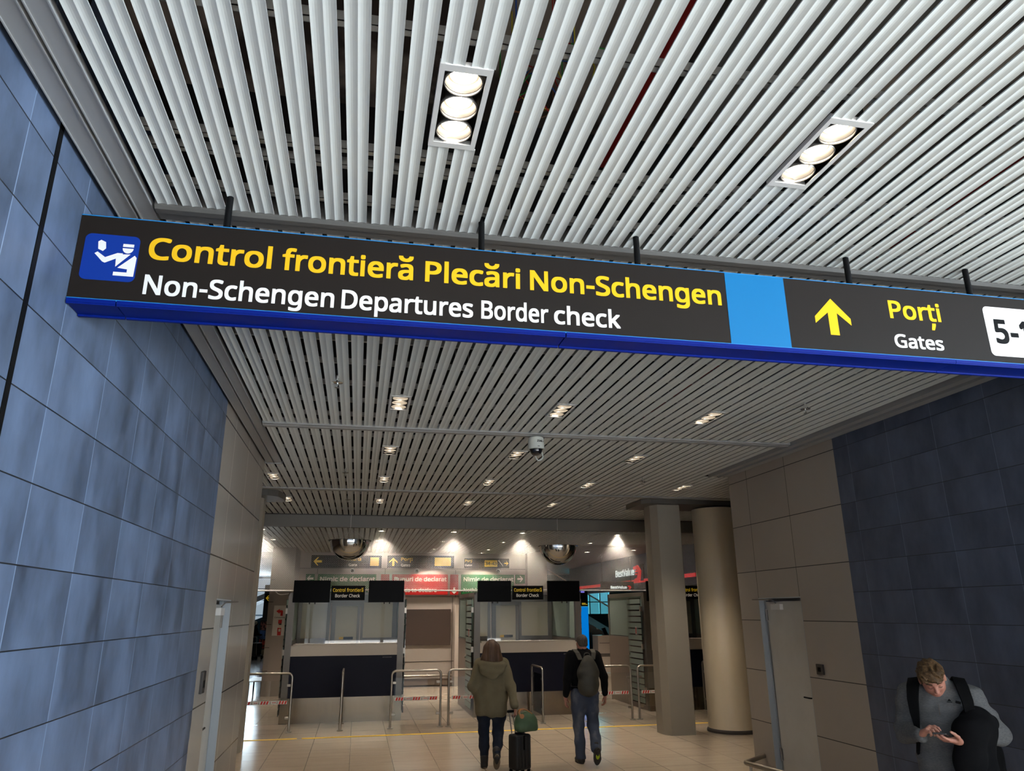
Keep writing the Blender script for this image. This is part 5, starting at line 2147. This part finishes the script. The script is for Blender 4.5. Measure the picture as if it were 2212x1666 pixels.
for sx in (-1, 1):
    b = B()
    P = [V3(sx * 0.095, -0.16, 1.38), V3(sx * 0.125, -0.115, 1.47), V3(sx * 0.135, -0.01, 1.512), V3(sx * 0.14, 0.1, 1.46), V3(sx * 0.15, 0.147, 1.3), V3(sx * 0.165, 0.125, 1.1), V3(sx * 0.175, -0.02, 1.02), V3(sx * 0.15, -0.14, 1.02)]
    vs, fs = [], []
    for i, p in enumerate(P):
        for wv in (-0.033, 0.033):
            for tv in (0.0, 0.012):
                n_ = unit(p - V3(0, 0, 1.25)) if 2 < i < 7 else V3(0, -0.5, 0.85) if i < 2 else V3(0, 0, 1) if i == 2 else V3(sx, 0, 0)
                vs.append(p + V3(wv * (0.8 if i > 5 else 1), 0, 0) + n_ * tv)
    for i in range(len(P) - 1):
        o_ = i * 4
        fs += [(o_, o_ + 2, o_ + 6, o_ + 4), (o_ + 1, o_ + 5, o_ + 7, o_ + 3), (o_, o_ + 4, o_ + 5, o_ + 1), (o_ + 2, o_ + 3, o_ + 7, o_ + 6)]
    fs += [(0, 1, 3, 2), (len(vs) - 4, len(vs) - 2, len(vs) - 1, len(vs) - 3)]
    b.add(vs, fs)
    mk('shoulder_strap', b, M['pack'], bp_, smooth=True)
b = B()
b.tube(round_path([(-0.05, -0.19, 1.41), (-0.035, -0.17, 1.475), (0.035, -0.17, 1.475), (0.05, -0.19, 1.41)], 0.03), 0.009, 8)
mk('grab_loop', b, M['pack'], bp_, smooth=True)

# ------------------------------------------------------------------ man looking down at his phone
po = thing('person', 'person in a grey half zip sweater looking down and tapping a phone', 'person', (3.972, 4.71, 0), math.atan2(0.645, -0.764))
R_, H = head_frame((0.018, 0.028, 1.508), -0.60, 0.05, 0.17)
LSH, RSH = V3(-0.185, -0.01, 1.475), V3(0.185, -0.01, 1.475)
LEL, RELB = V3(-0.30, -0.08, 1.25), V3(0.245, -0.03, 1.235)
LWR, RWR = V3(-0.078, 0.255, 1.237), V3(0.158, 0.24, 1.248)
LHIP, RHIP = V3(-0.095, -0.02, 0.93), V3(0.095, -0.02, 0.93)
LKN, RKN = V3(-0.11, 0.03, 0.50), V3(0.10, 0.03, 0.50)
LAN, RAN = V3(-0.12, -0.02, 0.085), V3(0.11, -0.02, 0.085)
f = Sdf(0.03)
f.chain([V3(0, -0.02, 0.95), V3(0, -0.02, 1.15), V3(0, -0.02, 1.40)], [0.115, 0.11, 0.125], (1.3, 0.85, 1), k=0.06)
f.cone(LSH, RSH, 0.06, 0.06, k=0.05)
f.chain([V3(0, -0.015, 1.44), V3(0.01, 0.03, 1.57)], [0.064, 0.058])
f.chain([LSH, LEL, LWR], [0.055, 0.042, 0.03])
f.chain([RSH, RELB, RWR], [0.055, 0.042, 0.03])
f.chain([LHIP, LKN, LAN], [0.085, 0.058, 0.04])
f.chain([RHIP, RKN, RAN], [0.085, 0.058, 0.04])
for a in (LAN, RAN):
    f.cone(a, a + V3(0, 0.14, -0.05), 0.035, 0.03)
hf = Sdf(0.02)
add_head(hf, H, R_, 1.0)
hf.chain([V3(0.004, 0.0, 1.50), V3(0.014, 0.035, 1.58)], [0.056, 0.054])
hh = Sdf(0.02)
LD, LP = V3(0.80, 0.60, 0.10), V3(-0.05, -0.18, 1)
RD, RP = V3(-0.62, 0.50, 0.60), V3(-0.62, 0.05, -0.78)
hh.cone(LWR - V3(0.03, 0.05, 0.0), LWR, 0.028, 0.027)
add_hand(hh, LWR + unit(LD) * 0.015, LD, LP, -1, spread=0.04, thumb=0.9, size=1.05, curls=(0.25, 0.22, 0.25, 0.35), k=0.004)
hr = Sdf(0.02)
hr.cone(RWR + V3(0.012, -0.04, 0.0), RWR, 0.026, 0.026)
add_hand(hr, RWR + unit(RD) * 0.015, RD, RP, 1, spread=0.12, thumb=1.0, size=0.98, curls=(0.62, 0.85, 1.0, 1.1), k=0.004)
body = sdf_obj('body', [(f, 0.009), (hf, 0.0042), (hh, 0.0036), (hr, 0.0036)], 0, M['skin'], po)
for sx in (-1, 1):      # lowered lids: a dark lash line
    b = B()
    b.tube([H(sx * (0.031 - 0.013), 0.0865, 0.1035), H(sx * 0.031, 0.0905, 0.1015), H(sx * (0.031 + 0.013), 0.0835, 0.104)], [0.0012, 0.0018, 0.0012], 6)
    mk('eyelash', b, M['hair_grey'], body, smooth=True)
b = B()
b.add([H(x * 0.021, 0.0915 - 0.010 * x * x, 0.0475 + 0.002 * (1 - x * x) * sg_) for sg_ in (1, -1) for x in (-1, -.6, -.2, .2, .6, 1)], [(0, 1, 7, 6), (1, 2, 8, 7), (2, 3, 9, 8), (3, 4, 10, 9), (4, 5, 11, 10)])
mk('mouth', b, M['lip'], body)
f = Sdf(0.016)      # swept fair hair
for c, r in (((0, -0.014, 0.142), (0.083, 0.099, 0.094)), ((0.02, 0.045, 0.196), (0.062, 0.062, 0.034)), ((-0.03, 0.035, 0.19), (0.05, 0.06, 0.03)), ((0.0, 0.085, 0.168), (0.056, 0.030, 0.028))):
    ax, an = Matrix(R_.tolist()).to_quaternion().to_axis_angle()
    f.ell(H(*c), r, rot=(ax, an), k=0.02)
ax, an = Matrix(R_.tolist()).to_quaternion().to_axis_angle()
f.ell(H(0, 0.105, 0.085), (0.092, 0.080, 0.070), rot=(ax, an), k=0.012, cut=True)
f.ell(H(0, -0.01, 0.03), (0.13, 0.13, 0.055), rot=(ax, an), k=0.02, cut=True)
for sx in (-1, 1):
    f.ell(H(sx * 0.088, 0.0, 0.085), (0.02, 0.03, 0.042), rot=(ax, an), k=0.008, cut=True)
sdf_obj('hair', f, 0.0045, M['hair_fair'], po, lambda P: 0.0045 * np.sin(P @ V3(120, 60, -70) + 2 * np.sin(P @ V3(20, -35, 30))) + 0.003 * np.sin(P @ V3(-60, 150, 90)))
for sx in (-1, 1):
    b = B()
    b.tube([H(sx * 0.014, 0.090, 0.131), H(sx * 0.032, 0.0885, 0.136), H(sx * 0.05, 0.076, 0.130)], [0.0035, 0.0045, 0.002], 6)
    mk('eyebrow', b, M['hair_fair'], body, smooth=True)
f = Sdf(0.035)
f.chain([V3(0, -0.015, 1.43), V3(0, -0.01, 1.25), V3(0, -0.01, 1.08), V3(0, -0.015, 0.92)], [0.142, 0.145, 0.145, 0.147], (1.3, 0.92, 1), k=0.05)
f.cone(LSH + V3(0.01, 0, 0), RSH + V3(-0.01, 0, 0), 0.078, 0.078, k=0.05)
f.chain([V3(-0.17, -0.01, 1.485), V3(0, -0.02, 1.525), V3(0.17, -0.01, 1.485)], [0.055, 0.075, 0.055], k=0.05)
f.chain([LSH, LEL, LWR - V3(0.015, 0.03, 0)], [0.08, 0.072, 0.046])
f.chain([RSH, RELB, RWR + V3(-0.004, 0.006, 0.002)], [0.08, 0.074, 0.043])
f.box((0, 0, 0.80), (0.3, 0.3, 0.085), 0.01, k=0.012, cut=True)
f.cone(V3(0, 0.0, 1.50), V3(0.008, 0.022, 1.575), 0.085, 0.078, k=0.02)
f.ell((0.012, 0.035, 1.625), (0.070, 0.072, 0.085), k=0.010, cut=True)
f.ell((0.012, 0.12, 1.56), (0.045, 0.06, 0.05), k=0.02, cut=True)
sw = sdf_obj('sweater', f, 0.0072, M['sweater'], po, folds(0.006, 30, 31, (0.8, 0.8, 1.6)))
b = B()
zp = [V3(0.018, 0.1415, 1.44), V3(0.019, 0.143, 1.385)]
b.tube(zp, 0.0022, 6)
b.box(0.016, 0.022, 0.1425, 0.146, 1.372, 1.39)
mk('zip', b, M['brownboard'], sw)
b = B()
b.add([(-0.038, 0.137, 1.462), (-0.062, 0.134, 1.462), (-0.05, 0.136, 1.478)], [(0, 1, 2)])
b.box(-0.066, -0.034, 0.134, 0.1365, 1.454, 1.458)
mk('chest_logo', b, M['strap'], sw)
f = Sdf(0.03)
f.chain([V3(0, -0.02, 0.98), V3(0, -0.02, 0.90)], [0.132, 0.14], (1.25, 0.95, 1), k=0.05)
f.chain([LHIP, LKN, LAN + V3(0, 0, 0.02)], [0.118, 0.085, 0.075])
f.chain([RHIP, RKN, RAN + V3(0, 0, 0.02)], [0.118, 0.085, 0.075])
sdf_obj('trousers', f, 0.012, M['jeans_dark'], po, folds(0.005, 26, 33))
for a in (LAN, RAN):
    f = Sdf(0.02)
    f.cone(a + V3(0, -0.02, -0.04), a + V3(0, 0.15, -0.045), 0.052, 0.044, (1, 1, 0.85))
    f.cone(a, a + V3(0, -0.01, -0.04), 0.05, 0.05)
    f.box((0, 0.06, -0.075), (0.4, 0.4, 0.075), 0.004, k=0.006, cut=True)
    sdf_obj('shoe', f, 0.009, M['shoe'], po)
t = thing('phone', 'phone held in both hands by the person in the grey sweater', 'phone', po.location, po.rotation_euler[2])
b = B()
b.bbox(-0.038, 0.038, -0.075, 0.075, -0.0045, 0.0045, 0.004)
bd = mk('body', b, M['phone'], t, loc=(0.030, 0.352, 1.282), rot=(0.20, 0.0, -0.12))
b = B()
b.box(-0.034, 0.034, -0.069, 0.069, 0.0045, 0.0051)
mk('screen', b, M['screen'], bd)
# backpack straps come over both shoulders
t = thing('backpack', 'black backpack on the back of the person with the phone', 'backpack', po.location, po.rotation_euler[2])
f = Sdf(0.05)
f.ell((0, -0.25, 1.22), (0.16, 0.11, 0.27))
f.box((0, -0.22, 1.15), (0.15, 0.08, 0.2), 0.07)
f.box((-0.10, -0.23, 1.02), (0.22, 0.09, 0.17), 0.07)
sdf_obj('body', f, 0.011, M['strap'], t, folds(0.005, 22, 41))


def ribbon(P, N_, wd, th):
    vs, fs = [], []
    for i, p in enumerate(P):
        tg = unit(P[min(i + 1, len(P) - 1)] - P[max(i - 1, 0)])
        n_ = unit(N_[i] - tg * (N_[i] @ tg))
        s_ = np.cross(tg, n_)
        w_ = wd[i] if isinstance(wd, (list, tuple)) else wd
        for a, c in ((-w_, 0), (w_, 0), (w_, th), (-w_, th)):
            vs.append(p + s_ * a + n_ * c)
    for i in range(len(P) - 1):
        o_ = i * 4
        fs += [(o_ + k, o_ + (k + 1) % 4, o_ + 4 + (k + 1) % 4, o_ + 4 + k) for k in range(4)]
    fs += [(3, 2, 1, 0), tuple(len(vs) - 4 + k for k in range(4))]
    return vs, fs


for sx, P in ((1, [V3(.11, -.15, 1.50), V3(.13, -.08, 1.568), V3(.142, .0, 1.580), V3(.155, .08, 1.538), V3(.165, .125, 1.46), V3(.166, .142, 1.38), V3(.164, .140, 1.30), V3(.168, .125, 1.22), V3(.182, .05, 1.12), V3(.18, -.12, 1.06)]),
              (-1, [V3(-.10, -.15, 1.50), V3(-.115, -.08, 1.572), V3(-.125, .0, 1.588), V3(-.138, .080, 1.545), V3(-.152, .132, 1.465), V3(-.155, .142, 1.39), V3(-.155, .142, 1.30), V3(-.168, .125, 1.22), V3(-.182, .05, 1.12), V3(-.18, -.12, 1.06)])):
    N_ = [V3(0, -.5, 1), V3(0, -.3, 1), V3(sx * .2, .2, 1), V3(sx * .2, .7, .8), V3(sx * .3, 1, .3), V3(sx * .3, 1, 0), V3(sx * .35, 1, 0), V3(sx * .5, 1, -.1), V3(sx, .6, 0), V3(sx, -.3, 0)]
    b = B()
    b.add(*ribbon(P, N_, [.034, .037, .038, .038, .035, .029, .017, .010, .009, .009], 0.016))
    mk('shoulder_strap', b, M['strap'], t, smooth=True)
b = B()
b.tube([(-0.115, 0.155, 1.455), (-0.085, 0.152, 1.462)], 0.008, 8)
mk('chest_clip', b, M['strap'], t)
t = thing('folded_coat', 'black coat draped over the forearm of the person with the phone', 'coat', po.location, po.rotation_euler[2])
f = Sdf(0.05)
f.chain([V3(-.268, .0, 1.325), V3(-.19, .09, 1.322), V3(-.135, .205, 1.30)], [.058, .098, .092], (1, 1, 1.0))
f.chain([V3(-.125, .225, 1.29), V3(-.115, .22, 1.12), V3(-.105, .20, .80)], [.082, .074, .062], (1.1, .8, 1))
f.chain([V3(-.18, .12, 1.25), V3(-.172, .13, 1.05), V3(-.165, .13, .76)], [.085, .074, .07], (1.1, .8, 1))
f.chain([LEL + V3(.02, .02, 0), LWR + V3(-.03, -.02, 0)], [.05, .048], k=0.01)
sdf_obj('cloth', f, 0.0085, M['coat'], t, folds(0.008, 20, 51, (1, 1, 0.5)))
# ------------------------------------------------------------------ tiny figure far away at the left window
fo = thing('person', 'person with pale hair in dark clothes far away beside the magazine rack', 'person', (-4.90, 38.9, 0), -0.9)
f = Sdf(0.03)
f.chain([V3(-.09, 0, .08), V3(-.09, .02, .48), V3(-.08, 0, .9)], [.05, .07, .1])
f.chain([V3(.09, .05, .08), V3(.09, .05, .48), V3(.08, 0, .9)], [.05, .07, .1])
f.chain([V3(0, 0, .95), V3(0, 0.02, 1.2), V3(0, .05, 1.38)], [.14, .14, .13], (1.25, .9, 1))
f.chain([V3(0, .06, 1.42), V3(0, .09, 1.52)], [.06, .05])
for sx in (-1, 1):
    f.chain([V3(sx * .19, .04, 1.38), V3(sx * .25, .1, 1.12), V3(sx * .12, .34, 1.08)], [.06, .05, .04])
    f.cone(V3(sx * .12, .34, 1.08), V3(sx * .10, .42, 1.08), .03, .025)
    f.cone(V3(sx * .09, .02, .05), V3(sx * .09, .17, .04), .05, .04)
f.ell((0, .11, 1.60), (.075, .095, .115))
f.cone(V3(0, .2, 1.6), V3(0, .215, 1.575), .012, .015)
bd = sdf_obj('body', f, 0.016, M['coat'], fo)
f = Sdf(0.03)
f.ell((0, .08, 1.63), (.09, .10, .105))
f.cone(V3(0, .0, 1.62), V3(0, -.02, 1.44), .07, .05)
f.ell((0, .2, 1.56), (.06, .07, .1), cut=True, k=0.02)
sdf_obj('hair', f, 0.014, M['hair_blond'], fo)
f = Sdf(0.02)
f.ell((0, .125, 1.59), (.066, .088, .10))
sdf_obj('face', f, 0.014, M['skin'], fo)
t = thing('luggage_trolley', 'dark trolley in front of the far away person at the left window', 'trolley', (-4.62, 38.2, 0), -0.4)
b = B()
b.box(-.22, .22, -.3, .3, .15, .2)
b.bbox(-.2, .2, -.28, .2, .2, .75, .04)
mk('load', b, M['dark'], t)
b = B()
b.tube(round_path([(-.22, -.3, .2), (-.22, -.38, 1.02), (.22, -.38, 1.02), (.22, -.3, .2)], .08), .018, 8)
mk('push_handle', b, M['alu'], t)
for x in (-.2, .2):
    for y in (-.25, .25):
        b = B()
        b.tube([(x - .02, y, .08), (x + .02, y, .08)], .08, 12)
        mk('wheel', b, M['strap'], t)
